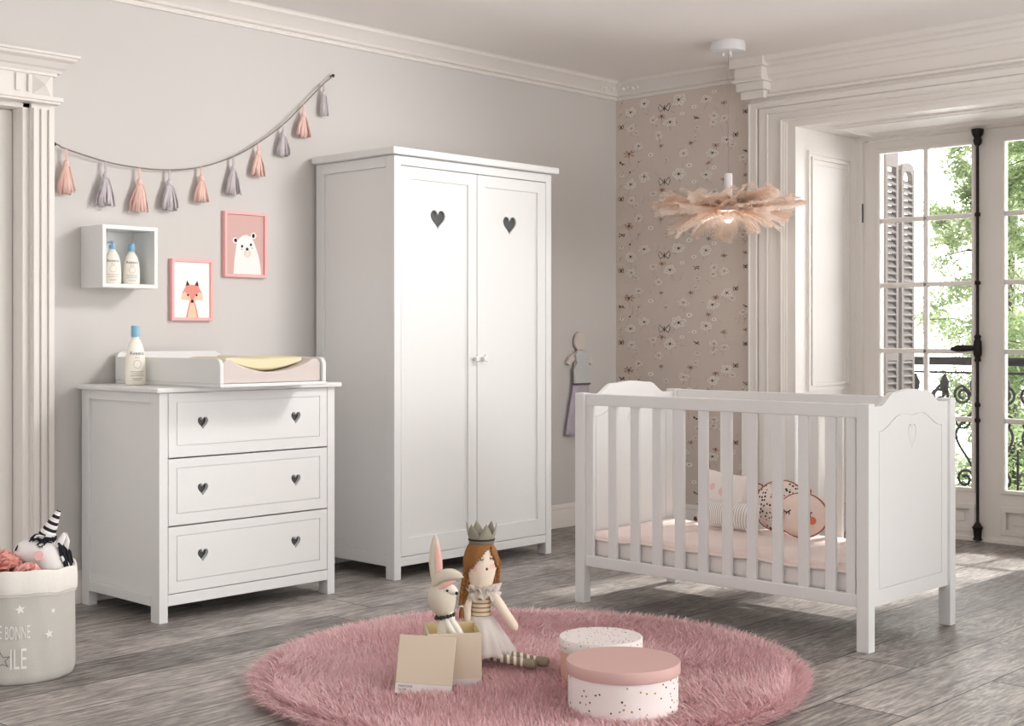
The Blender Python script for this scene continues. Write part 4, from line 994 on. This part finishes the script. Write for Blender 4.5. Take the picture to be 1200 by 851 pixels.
b.build('printed_flecks', [M_grey, M_dot, M_gold], lid2, smooth=False)

# ------------------------------------------------------------------ square gift box, its lid and the rabbit
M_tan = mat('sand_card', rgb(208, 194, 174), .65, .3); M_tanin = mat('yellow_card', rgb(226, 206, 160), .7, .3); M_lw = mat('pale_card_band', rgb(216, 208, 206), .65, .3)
BYAW = R(YAW) + R(8)
gb = thing('gift_box', 'open square sand coloured box on the rug holding a toy rabbit', 'box', (*at(-.190, 4.295)[:2], RZ - .004), BYAW)
h_, t_, Hb = .0845, .004, .176
b = MB()
b.box(-h_, h_, -h_, -h_ + t_, .034, Hb, 0); b.box(-h_, h_, h_ - t_, h_, .034, Hb, 0); b.box(-h_, -h_ + t_, -h_ + t_, h_ - t_, .034, Hb, 0); b.box(h_ - t_, h_, -h_ + t_, h_ - t_, .034, Hb, 0)
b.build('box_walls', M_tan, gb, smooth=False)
b = MB(); b.prism(rectl(-h_, h_, -h_, h_), 'z', 0, .034, holes=[rectl(-h_ + t_, h_ - t_, -h_ + t_, h_ - t_)]); b.box(-h_ + t_, h_ - t_, -h_ + t_, h_ - t_, .0, .006); b.build('base_band', M_lw, gb, smooth=False)
b = MB(); i_ = h_ - t_ - .0005; b.prism(rectl(-i_, i_, -i_, i_), 'z', .008, Hb - .001, holes=[rectl(-i_ + .0015, i_ - .0015, -i_ + .0015, i_ - .0015)]); b.build('lining', M_tanin, gb, smooth=False)
LD = at(-.272, 4.128)
gl = thing('box_lid', 'square sand coloured lid leaning against the gift box on the rug', 'lid', (LD.x, LD.y, RZ + .002)); gl.rotation_euler = Euler((R(-19), R(3.5), R(YAW) - R(2)), 'XYZ')
hw = .087
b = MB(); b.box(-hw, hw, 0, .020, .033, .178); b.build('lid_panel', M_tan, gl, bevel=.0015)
b = MB(); b.box(-hw, hw, 0, .020, 0, .033); bd = b.build('white_band', M_lw, gl, bevel=.0015)
b = MB()
for tx, s_, zz in (('PANTONE', .0074, .0205), ('12-1108', .0060, .0115)):
    tv, tf = text2d(tx, s_ * 1.25); b.add([(-hw + .010 + v[0], -.0004, zz + v[1]) for v in tv], tf)
b.build('printed_text', M_blk, bd, smooth=False, normals=False)

M_lin = mat('natural_linen', rgb(214, 206, 190), .9, .2, bump=.4, bscale=800); M_linw = mat('white_linen', rgb(236, 230, 220), .9, .2); M_earp = mat('pink_satin', rgb(240, 190, 182), .6, .3); M_bead = mat('black_bead', rgb(20, 20, 22), .3, .6)
rb = thing('toy_rabbit', 'linen toy rabbit with black bead collar sitting in the gift box', 'toy', (*at(-.190, 4.30)[:2], RZ + .004), R(YAW))
def rz(v): return 1.136 - (v - 392) / 369.0 - RZ - .004
def rx(u): return (u - 530) / 369.0
def rp(u, v, y=0.0): return (rx(u), y, rz(v))
b = MB(); b.lathe([(.0, 0), (.040, .002), (.046, .03), (.042, .09), (.034, .14), (.024, rz(721)), (.022, rz(716))], 24, (rx(524), .0, 0))
for k in range(2): b.tube([rp(522 + 6 * k, 724, -.012), rp(529 + 8 * k, 735, -.034), rp(537 + 6 * k, 744, -.045), rp(540 + 5 * k, 760, -.048)], [.011, .011, .010, .009], 10)
b.build('body', M_linw, rb)
b = MB()
b.tube([rp(524, 722, .0), rp(521, 715, 0), rp(518, 704, 0), rp(518, 694, 0), rp(520, 686, 0), rp(521, 682, 0)], [.020, .036, .047, .046, .034, .012], 20)
head = b.build('head', M_lin, rb, weld=True, sub=1)
b = MB(); b.tube([rp(520, 690, -.012), rp(527, 688, -.020), rp(533, 691, -.026), rp(537, 693.5, -.028)], [.020, .021, .015, .006], 14); b.build('muzzle', M_linw, rb, sub=1)
b = MB(); b.ball(rp(535.8, 692.6, -.036), .0052, n=10); b.build('nose', M_blk, rb)
b = MB(); b.ball(rp(525, 689.5, -.041), .0042, n=10); b.build('eye', M_blk, rb)
b = MB(); b.tube([rp(514, 690, 0), rp(511.5, 675, 0), rp(510, 658, .002), rp(510, 642, .004), rp(510, 631, .006), rp(509.6, 627, .006)], [.013, .019, .021, .017, .009, .002], 14, flat=.45, up=(0, 1, 0)); e1 = b.build('ear', M_lin, rb)
b = MB(); b.tube([rp(516, 688, -.007), rp(515.5, 672, -.010), rp(514.5, 656, -.009), rp(512.5, 642, -.004), rp(511, 635, .0)], [.004, .010, .012, .007, .002], 10, flat=.3, up=(0, 1, 0)); b.build('ear_lining', M_earp, e1)
b = MB(); Pe = spline([rp(508, 686, -.014), rp(513.5, 677.5, -.022), rp(522, 672, -.028), rp(531, 671, -.032), rp(538.5, 672.5, -.034), rp(544, 674.5, -.034)], 4)
b.tube(Pe, [(.0035 + .0105 * math.sin(PI * min(1, (k + 1.5) / 20)) ** .8) * (1 if k < 19 else .5) for k in range(len(Pe))], 14, flat=1.35, up=(0, 0, 1)); e2 = b.build('ear', M_lin, rb)
b = MB(); b.tube([rp(514, 689, -.030), rp(520, 684.5, -.036), rp(528, 680.5, -.040), rp(535, 678.5, -.040)], [.003, .0085, .0085, .003], 10, flat=.8); b.build('ear_lining', M_earp, e2)
b = MB()
for k in range(16):
    a = 2 * PI * k / 16; b.ball((rx(521.5) + .0285 * math.cos(a), .0285 * math.sin(a), rz(721.5) + .006 * math.cos(a)), .0068 if k % 2 else .0056, n=10)
b.build('bead_collar', M_bead, rb)

# ------------------------------------------------------------------ princess doll
do = thing('princess_doll', 'rag doll with brown braids and grey crown sitting on the pink rug', 'doll', (*at(-.098, 4.50)[:2], RZ), R(YAW))
def dz(v): return 1.136 - (v - 392) / 352.7 - RZ
def dx(u): return (u - 565.3) / 352.7
def dp(u, v, y=0.0): return (dx(u), y, dz(v))
M_skin = mat('doll_cotton', rgb(236, 221, 204), .9, .2, bump=.3, bscale=700); M_hair = mat('brown_wool', rgb(150, 106, 66), .9, .1, bump=1, bscale=260); M_crown = mat('grey_felt', rgb(150, 146, 132), .8, .2); M_tut = translucent('white_tulle', rgb(248, 243, 240), .4, .08)
M_mou = mat('brown_stitch', rgb(96, 60, 50), .8); M_blu = mat('cheek_pink', rgb(242, 196, 194), .9)
b = MB(); b.tube([dp(563, 692, .0), dp(563, 688, 0), dp(563, 680, 0), dp(564, 665, 0), dp(564, 652, 0), dp(563.5, 642, 0), dp(563.5, 637, 0)], [.020, .033, .043, .050, .049, .038, .012], 24); b.tube([dp(563.5, 704, 0), dp(563.5, 686, 0)], .017, 12); hd_ = b.build('head', M_skin, do, weld=True)
fcx = 567.0                                    # the face looks a little to the right
def face_pt(u, v, lift=.0015):
    x, z = dx(u), dz(v); cx_, cz_ = dx(564), dz(661); q = math.sqrt(max(0, 1 - ((x - cx_) / .0505) ** 2)) * math.sqrt(max(.05, 1 - ((z - cz_) / .072) ** 2 * .8)); return Vector((x, -.0500 * q - lift, z))
b = MB()
for uc, vc, wd_ in ((564.5, 652, 2.6), (576.0, 651.2, 2.0)):
    b.tube([face_pt(uc + wd_ * t, vc + 1.3 * (1 - t * t)) for t in (-1, -.5, 0, .5, 1)], .0011, 6)
    for t in (-.6, 0, .6): b.tube([face_pt(uc + wd_ * t, vc + 1.2), face_pt(uc + wd_ * t * 1.2, vc + 2.8)], .0008, 5)
b.build('eyelashes', M_mou, hd_)
b = MB(); b.ball(face_pt(570.6, 664.2, .0), .0045, .002, .0050, n=10); b.build('mouth', M_mou, hd_)
b = MB()
for uc, vc in ((556.5, 664), (577, 662)): p_ = face_pt(uc, vc, -.0002); b.disc(p_, (p_.x - dx(564), p_.y, 0), .0085, .0006)
b.build('cheek', M_blu, hd_)
# hair: a cap open around the face, parted on the right
b = MB(); nu, nv = 48, 28; grid_v = []; idx = {}
cx_, cz_ = dx(563.5), dz(661)
for j in range(nv + 1):
    a = PI / 2 - PI * .93 * j / nv
    for i in range(nu):
        t = 2 * PI * i / nu; wob = 1 + .025 * math.sin(t * 16 + j * .6)
        grid_v.append((cx_ + .0555 * wob * math.cos(a) ** .75 * math.cos(t) if math.cos(a) > 0 else cx_, (.0585 * wob * math.cos(a) ** .75 * math.sin(t) + .003) if math.cos(a) > 0 else .003, cz_ + .0795 * math.sin(a)))
fs = []
for j in range(nv):
    for i in range(nu):
        q = [j * nu + i, j * nu + (i + 1) % nu, (j + 1) * nu + (i + 1) % nu, (j + 1) * nu + i]
        c_ = sum((Vector(grid_v[k]) for k in q), Vector()) / 4; u_ = 565.3 + c_.x * 352.7; v_ = 392 + (1.136 - RZ - c_.z) * 352.7
        front = c_.y < (.012 if u_ < 572 else .034)
        line = 639 + max(0, 574 - u_) * 1.12 + max(0, u_ - 574) * 3.0     # hairline falls away on both sides of the parting
        if front and v_ > line and u_ > 546.5: continue
        if v_ > 684: continue
        fs.append(tuple(q))
b.add(grid_v, fs); hair = b.build('hair', M_hair, do, thick=.007, normals=False)
def braid(pts, r0, r1, name='braid'):
    P_ = spline(pts, 10); b = MB(); n = len(P_)
    for s_ in range(3):
        path = []; rr = []
        for i, p in enumerate(P_):
            a = i * .62 + s_ * 2 * PI / 3; r_ = r0 + (r1 - r0) * i / n
            path.append(p + Vector((math.sin(a) * r_ * .75, math.cos(2 * a) * r_ * .35, 0))); rr.append(r_ * .72)
        b.tube(path, rr, 8)
    b.build(name, M_hair, do)
    return P_[-1]
e_ = braid([dp(549, 668, -.012), dp(546, 682, -.012), dp(543.5, 697, -.014), dp(541.5, 709, -.016)], .013, .009)
b = MB(); b.lathe([(.009, -.003), (.0105, 0), (.009, .003)], 12, e_); b.build('hair_tie', M_linw, do)
b = MB()
for k in range(7): a = k * .9; b.tube([e_, e_ + Vector((.006 * math.cos(a), .006 * math.sin(a), -.022)), e_ + Vector((.009 * math.cos(a), .008 * math.sin(a), -.042))], [.005, .006, .002], 6)
b.build('braid_end', M_hair, do)
braid([dp(579.5, 652, .006), dp(582, 662, .006), dp(582, 676, .01), dp(581, 700, .02)], .0105, .008)
# crown
b = MB(); nC = 72; v = []
for k in range(nC):
    a = 2 * PI * k / nC; ph = (k * 6 / nC) % 1; zt_ = .028 + .040 * (1 - abs(2 * ph - 1)); fl_ = .0065 * (zt_ / .06)
    for z_, r_ in ((0, .0405), (.022, .0425), (zt_, .0435 + fl_)): v.append((dx(564.2) + r_ * math.cos(a + .35), r_ * math.sin(a + .35) + .003, dz(636.5) + z_))
f = [(3 * k + j, 3 * ((k + 1) % nC) + j, 3 * ((k + 1) % nC) + j + 1, 3 * k + j + 1) for k in range(nC) for j in range(2)]
b.add(v, f); cw_ = b.build('crown', M_crown, do, thick=.003, normals=False)
b = MB(); b.lathe([(.0435, .010), (.0450, .0115), (.0450, .015), (.0435, .0165)], 48, (dx(564.2), .003, dz(636.5))); b.build('crown_band', M_blk, cw_)
# torso with striped bodice
m_bs = mat('gold_striped_bodice', rgb(206, 184, 150), .85, .2); nt = m_bs.node_tree; tcn = nt.nodes.new('ShaderNodeTexCoord'); sz = nt.nodes.new('ShaderNodeSeparateXYZ'); nt.links.new(tcn.outputs['Object'], sz.inputs[0])
mx = nt.nodes.new('ShaderNodeMixRGB'); mx.inputs[1].default_value = rgb(226, 210, 184); mx.inputs[2].default_value = rgb(150, 122, 84)
nt.links.new(math_node(nt, 'GREATER_THAN', math_node(nt, 'FRACT', math_node(nt, 'MULTIPLY', sz.outputs[2], 70)), .68), mx.inputs[0]); nt.links.new(mx.outputs[0], bsdf(m_bs).inputs['Base Color'])
b = MB(); b.lathe([(.0, dz(764)), (.05, dz(762)), (.045, dz(745)), (.034, dz(726)), (.0315, dz(712)), (.033, dz(700)), (.029, dz(692)), (.016, dz(688))], 26, (dx(563.5), 0, 0), sy=.8); b.build('bodice', m_bs, do)
# arms
b = MB(); b.tube(spline([dp(575, 695, -.004), dp(582, 703, -.012), dp(592, 717, -.026), dp(600, 728, -.034), dp(605, 736, -.037)], 4), [.012, .015, .016, .0165, .017, .017, .017, .0168, .0165, .016, .016, .0155, .015, .0148, .0145, .011, .004], 14); b.build('arm', M_skin, do)
b = MB(); b.tube(spline([dp(552, 694, -.004), dp(548, 706, -.010), dp(547, 718, -.012), dp(549, 732, -.010), dp(552, 742, -.012)], 4), [.010, .013, .0145, .015, .0155, .0155, .0155, .015, .015, .0148, .0145, .0142, .014, .0135, .013, .010, .004], 14); b.build('arm', M_skin, do)
# collar
b = MB()
def ruff(r0, r1, z0, z1, n, amp, sd):
    def fn(u, v):
        a = 2 * PI * u; w_ = math.sin(u * 2 * PI * n + sd) * amp * v + math.sin(u * 2 * PI * 5 + sd) * amp * .6 * v
        r_ = r0 + (r1 - r0) * v + w_ * .4; return (dx(564) + .004 + r_ * math.cos(a), r_ * math.sin(a) * .85, z0 + (z1 - z0) * v + w_)
    b.grid(fn, 110, 5)
ruff(.018, .060, dz(686), dz(688), 13, .010, 0); ruff(.018, .058, dz(689), dz(699), 11, .009, 2); ruff(.030, .054, dz(691), dz(686), 12, .006, 4)
b.build('collar', M_tut, do, thick=.0008, normals=False)
# skirt
b = MB()
def sk(r1, zt_, zb_, n, sd, yoff):
    def fn(u, v):
        a = 2 * PI * u; q = .5 + .5 * math.sin(a * n + sd + v); r_ = .034 + (r1 - .034) * v ** .85 + .010 * v * (q - .5)
        return (dx(563.5) + .022 * v + r_ * math.cos(a), yoff * v + r_ * math.sin(a) * .82, zt_ + (zb_ - zt_) * v + .005 * v * math.sin(a * n * .5 + sd))
    b.grid(fn, 130, 9)
sk(.096, dz(721), dz(765), 11, 0, -.012); sk(.088, dz(722), dz(762), 9, 2, -.010); sk(.075, dz(722), dz(758), 8, 4, -.006)
b.build('skirt', M_tut, do, thick=.0008, normals=False)
# striped legs
m_lg = mat('striped_stocking', rgb(150, 140, 124), .9, .2); nt = m_lg.node_tree; tcn = nt.nodes.new('ShaderNodeTexCoord'); sx_ = nt.nodes.new('ShaderNodeSeparateXYZ'); nt.links.new(tcn.outputs['Object'], sx_.inputs[0])
mx = nt.nodes.new('ShaderNodeMixRGB'); mx.inputs[1].default_value = rgb(242, 232, 218); mx.inputs[2].default_value = rgb(142, 132, 116)
nt.links.new(math_node(nt, 'GREATER_THAN', math_node(nt, 'FRACT', math_node(nt, 'MULTIPLY', math_node(nt, 'ADD', sx_.outputs[0], .006), 46)), .45), mx.inputs[0])
nt.links.new(mx.outputs[0], bsdf(m_lg).inputs['Base Color']); M_foot = mat('taupe_sock', rgb(150, 138, 122), .9, .2)
for pts, fe in (((( .0, -.035, .048), (.045, -.060, .044), (.105, -.085, .038), (.140, -.100, .034)), (.178, -.118, .033)), (((.02, -.005, .052), (.07, -.030, .049), (.135, -.058, .041), (.180, -.078, .036)), (.220, -.094, .034))):
    P_ = spline(pts, 8); b = MB(); b.tube(P_, [.0145] * len(P_), 14); lg_ = b.build('leg', m_lg, do)
    q = Vector(fe); p_ = Vector(pts[-1]); d_ = (q - p_); b = MB(); b.tube([p_ - d_ * .05, p_ + d_ * .25, p_ + d_ * .6, p_ + d_ * .9, q], [.0148, .0165, .018, .014, .004], 14); b.build('foot', M_foot, lg_)

# ------------------------------------------------------------------ toy basket with unicorn and paper flowers
BK = at(-1.655, 4.545)
bk = thing('toy_basket', 'round grey fabric basket with folded white rim and printed stars', 'basket', (BK.x, BK.y, 0), R(YAW))
M_bk = mat('grey_canvas', rgb(196, 193, 187), .9, .2, bump=.5, bscale=400); M_bkw = mat('white_fleece', rgb(232, 228, 222), .95, .15, bump=.35, bscale=90); M_prn = mat('white_print', rgb(236, 234, 230), .8)
def br(a, z):  return .1795 + .0025 * math.sin(a * 5 + 1) * math.sin(z * 9) + .0015 * math.sin(a * 13 + z * 20) - (.010 * max(0, 1 - z / .02) ** 2)
b = MB(); nA = 96; zs = [.0, .004, .012, .03, .07, .12, .17, .22, .26, .30, .325]
def basket_pt(a, z, e=0.0): r_ = br(a, z) + e; return (r_ * math.sin(a), -r_ * math.cos(a), z)
v = [basket_pt(2 * PI * k / nA, z) for z in zs for k in range(nA)]; f = [(i * nA + k, i * nA + (k + 1) % nA, (i + 1) * nA + (k + 1) % nA, (i + 1) * nA + k) for i in range(len(zs) - 1) for k in range(nA)]; f.append(tuple(range(nA)))
b.add(v, f); wall_ = b.build('basket_wall', M_bk, bk, thick=.004, normals=False)
b = MB(); pr_ = [(.0, .285), (.006, .283), (.010, .29), (.011, .32), (.009, .352), (.004, .366), (-.004, .366), (-.009, .355), (-.010, .30)]
def rimz(a): return .004 * math.sin(a * 3 + .5) + .0015 * math.sin(a * 11) + .0008 * math.sin(a * 23)
v = []
for e, z in pr_:
    for k in range(nA): a = 2 * PI * k / nA; p = basket_pt(a, .3, e + .001 * math.sin(a * 9)); v.append((p[0], p[1], z + rimz(a)))
b.add(v, [(i * nA + k, i * nA + (k + 1) % nA, (i + 1) * nA + (k + 1) % nA, (i + 1) * nA + k) for i in range(len(pr_) - 1) for k in range(nA)]); b.build('folded_rim', M_bkw, bk)
b = MB(); b.tube([(lambda p: (p[0], p[1], .292 + rimz(2 * PI * k / nA)))(basket_pt(2 * PI * k / nA, .29, .0105)) for k in range(nA + 1)], .0018, 5); b.build('seam', M_bk, bk)
def wrapb(v, f, deg, z, name='printed_word', m_=None):
    pb = MB(); pb.add([basket_pt(R(deg) + x / .18, z + y, .0042) for x, y, *_ in v], f); pb.build(name, m_ or M_prn, wall_, smooth=False, normals=False)
def word(tx, deg, z, hgt, width_deg):
    tv, tf = text2d(tx, 1.0); x0_ = min(q[0] for q in tv); x1_ = max(q[0] for q in tv); hh = max(q[1] for q in tv if q[1] > 0); k = R(width_deg) * .18 / (x1_ - x0_)
    wrapb([((q[0] - x0_) * k, q[1] * hgt / hh) for q in tv], tf, deg, z)
word('BONNE', 7.0, .152, .043, 24.0); word('UNE', -9.5, .155, .043, 13.5); word('NÉE SOUS', -40, .155, .05, 27)
word('ILE', 11.9, .055, .066, 15.6); word('ÉT', -12, .055, .082, 11)
def starw(deg, z, r_, hollow=False):
    s_ = star_poly(0, 0, r_, 5, .42, PI / 2 + .15)
    if hollow:
        s2 = star_poly(0, 0, r_ * .78, 5, .42, PI / 2 + .15)
        wrapb(s_ + s2, [(i, (i + 1) % 10, 10 + (i + 1) % 10, 10 + i) for i in range(10)], deg, z, 'printed_star', mat('grey_print', rgb(120, 116, 110), .8))
    else: wrapb([(0, 0)] + s_, [(0, 1 + i, 1 + (i + 1) % 10) for i in range(10)], deg, z, 'printed_star')
for dg, z, r_ in ((21.3, .247, .0165), (55.8, .230, .010), (50.7, .157, .016), (-15, .25, .014), (-48, .23, .015)): starw(dg, z, r_)
starw(3.5, .085, .030, True)
UR = (22.4, 349.0)
def up_(u, v, y=0.0): return ((u - UR[0]) / UR[1], y, 1.136 - (v - 392) / UR[1])
un = thing('unicorn_toy', 'white plush unicorn head with striped horn peeking out of the basket', 'toy', (BK.x, BK.y, .005), R(YAW))
def uo(p): return (p[0], p[1], p[2] - .005)
M_pl = mat('white_plush', rgb(240, 237, 236), .95, .15, bump=.3, bscale=500)
b = MB(); P_ = spline([uo(up_(19, 643, -.01)), uo(up_(25, 645, -.01)), uo(up_(38, 647, -.005)), uo(up_(52, 649)), uo(up_(60, 656)), uo(up_(62, 672, .0)), uo(up_(60, 700, .0)), uo((.075, .0, .19)), uo((.05, .0, .09)), uo((.03, .0, .03))], 4)
rs = [.010, .020, .027, .031, .034, .037, .040, .043, .046, .049, .051, .052, .053, .054, .054, .054, .054, .054, .054, .054, .054, .056, .058, .060, .062, .068, .075, .08, .085, .085, .085, .08, .07, .05, .03, .02, .015]
b.tube(P_, (rs + [.015] * 40)[:len(P_)], 20, flat=1.0); uh = b.build('plush_body', M_pl, un, weld=True)
b = MB(); v = []; f = []; base = Vector(uo(up_(53.5, 632, -.004))); tip = Vector(uo(up_(69.5, 598, .0))); ax = (tip - base); nn = 60
path = [base + ax * (k / nn) for k in range(nn + 1)]; rr = [.031 * (1 - k / nn * .76) * (1 + .04 * math.sin(k * .9)) for k in range(nn)] + [.003]
st = MB(); st.tube(path, rr, 18)
st.mi = [0] * len(st.f)
for i in range(nn):
    band = int((i / nn) * 9.2 + .2) % 2
    for k in range(18): st.mi[i * 18 + k] = 1 if (band == 1 and i > 5) else 0
M_pk = mat('black_plush', rgb(46, 46, 50), .95, .1)
st.build('horn', [M_pl, M_pk], un)
b = MB(); rt = random.Random(9)
for k in range(40):
    a = rt.uniform(0, 6.28); c_ = base + Vector((rt.uniform(-.028, .026), -.022 + rt.uniform(-.012, .02), rt.uniform(-.010, .016)))
    b.tube([c_ + Vector((-.016, 0, -.004)), c_ + Vector((0, -.004, .006)), c_ + Vector((.016, 0, .002))], [.002, .0034, .002], 6, mi=int(rt.random() < .25))
b.build('forelock', [M_pk, M_pl], un)
b = MB(); b.tube([uo(up_(70, 640, -.02)), uo(up_(73.5, 633, -.02)), uo(up_(76.5, 627, -.016)), uo(up_(77, 623.5, -.014))], [.014, .0125, .009, .003], 12, flat=.5, up=(0, 1, 0)); b.tube([uo(up_(75, 645, .01)), uo(up_(77, 634, .01)), uo(up_(76.5, 625, .01))], [.012, .012, .003], 10, flat=.5, up=(0, 1, 0)); b.build('ear', M_pl, un)
b = MB(); b.tube([uo(up_(66, 633, -.036)), uo(up_(69, 629, -.033)), uo(up_(70.5, 626, -.03))], [.005, .006, .001], 8, flat=.4, up=(0, 1, 0)); b.build('ear_mark', M_pk, un)
b = MB()
for k in range(46):
    t0 = k / 46; sx0 = rt.uniform(-.006, .010); s0 = Vector(uo(up_(72 + 4 * t0, 634 + 26 * t0, rt.uniform(-.03, .03))))
    b.tube([s0, s0 + Vector((.010 + sx0, rt.uniform(-.01, .005), -.022)), s0 + Vector((.020 + sx0, rt.uniform(-.01, .01), -.060))], [.004, .005, .002], 6, mi=int(rt.random() < .22))
b.build('mane', [M_pk, M_pl], un)
def usurf(u, v, l=.0015):
    """point of the plush surface facing the viewer at (u,v)"""
    x, _, z = uo(up_(u, v)); best = None
    for p, r_ in zip(P_, rs):
        d2 = r_ * r_ - (x - p.x) ** 2 - (z - p.z) ** 2
        if d2 > 0:
            y = p.y - math.sqrt(d2); best = y if best is None else min(best, y)
    return Vector((x, (best if best is not None else -.04) - l, z))
b = MB(); b.tube([usurf(49 + 8 * t, 635 + 3.2 * (1 - (2 * t - 1) ** 2)) for t in (0, .25, .5, .75, 1)], .0016, 6)
for t in (.0, .25, .5, .75, 1): b.tube([usurf(49 + 8 * t, 635 + 3.2 * (1 - (2 * t - 1) ** 2)), usurf(48.5 + 9 * t, 637 + 3.4 * (1 - (2 * t - 1) ** 2))], .0012, 5)
b.build('eyelashes', M_blk, uh)
b = MB(); p_ = usurf(52.5, 648, .0005); b.disc(p_, (p_.x - .085, p_.y, .01), .0165, .0025); b.build('cheek', M_blu, uh)
b = MB(); b.tube([usurf(24, 643), usurf(25.5, 639), usurf(26, 636.5)], [.003, .0032, .001], 8); b.build('nostril', M_blk, uh)
M_pp = mat('coral_paper', rgb(220, 158, 148), .8, .2); M_pp2 = mat('blush_paper', rgb(234, 178, 170), .8, .2)
def pom(label, c, rad, mt, seed, n):
    rt = random.Random(seed); b = MB()
    for k in range(n):
        d = Vector((rt.gauss(0, 1), rt.gauss(0, 1), abs(rt.gauss(0, .9)) - .1)).normalized(); q = d.to_track_quat('Z', 'Y').to_matrix(); q = q @ Matrix.Rotation(rt.uniform(0, 6.28), 3, 'Z')
        s_ = rad * rt.uniform(.5, .72); ln = rad * rt.uniform(.85, 1.05)
        def fn(u, v_): a = (u - .5) * 2; wv = s_ * (.25 + .85 * math.sin(v_ * 1.9)); return Vector((0, 0, 0)) + q @ Vector((a * wv, .10 * rad - .35 * rad * (1 - a * a) * v_ + .03 * rad * math.sin(a * 4 + k), ln * (v_ - .22 * a * a * v_ + .02 * v_ * math.sin(a * 6 + k))))
        b.grid(fn, 8, 5)
    o = b.build('paper_flower', mt, normals=False, thick=.0008); o.location = c; tag(o, label, 'paper flower', 'paper flowers in the basket'); return o
w2 = lambda p: at(-1.655 + p[0], 4.545 + p[1], p[2])
pom('large coral paper flower at the left in the toy basket', w2(up_(9, 668, -.075)), .082, M_pp, 3, 30)
pom('small blush paper flower below the unicorn cheek in the basket', w2(up_(47, 670, -.108)), .05, M_pp2, 6, 24)
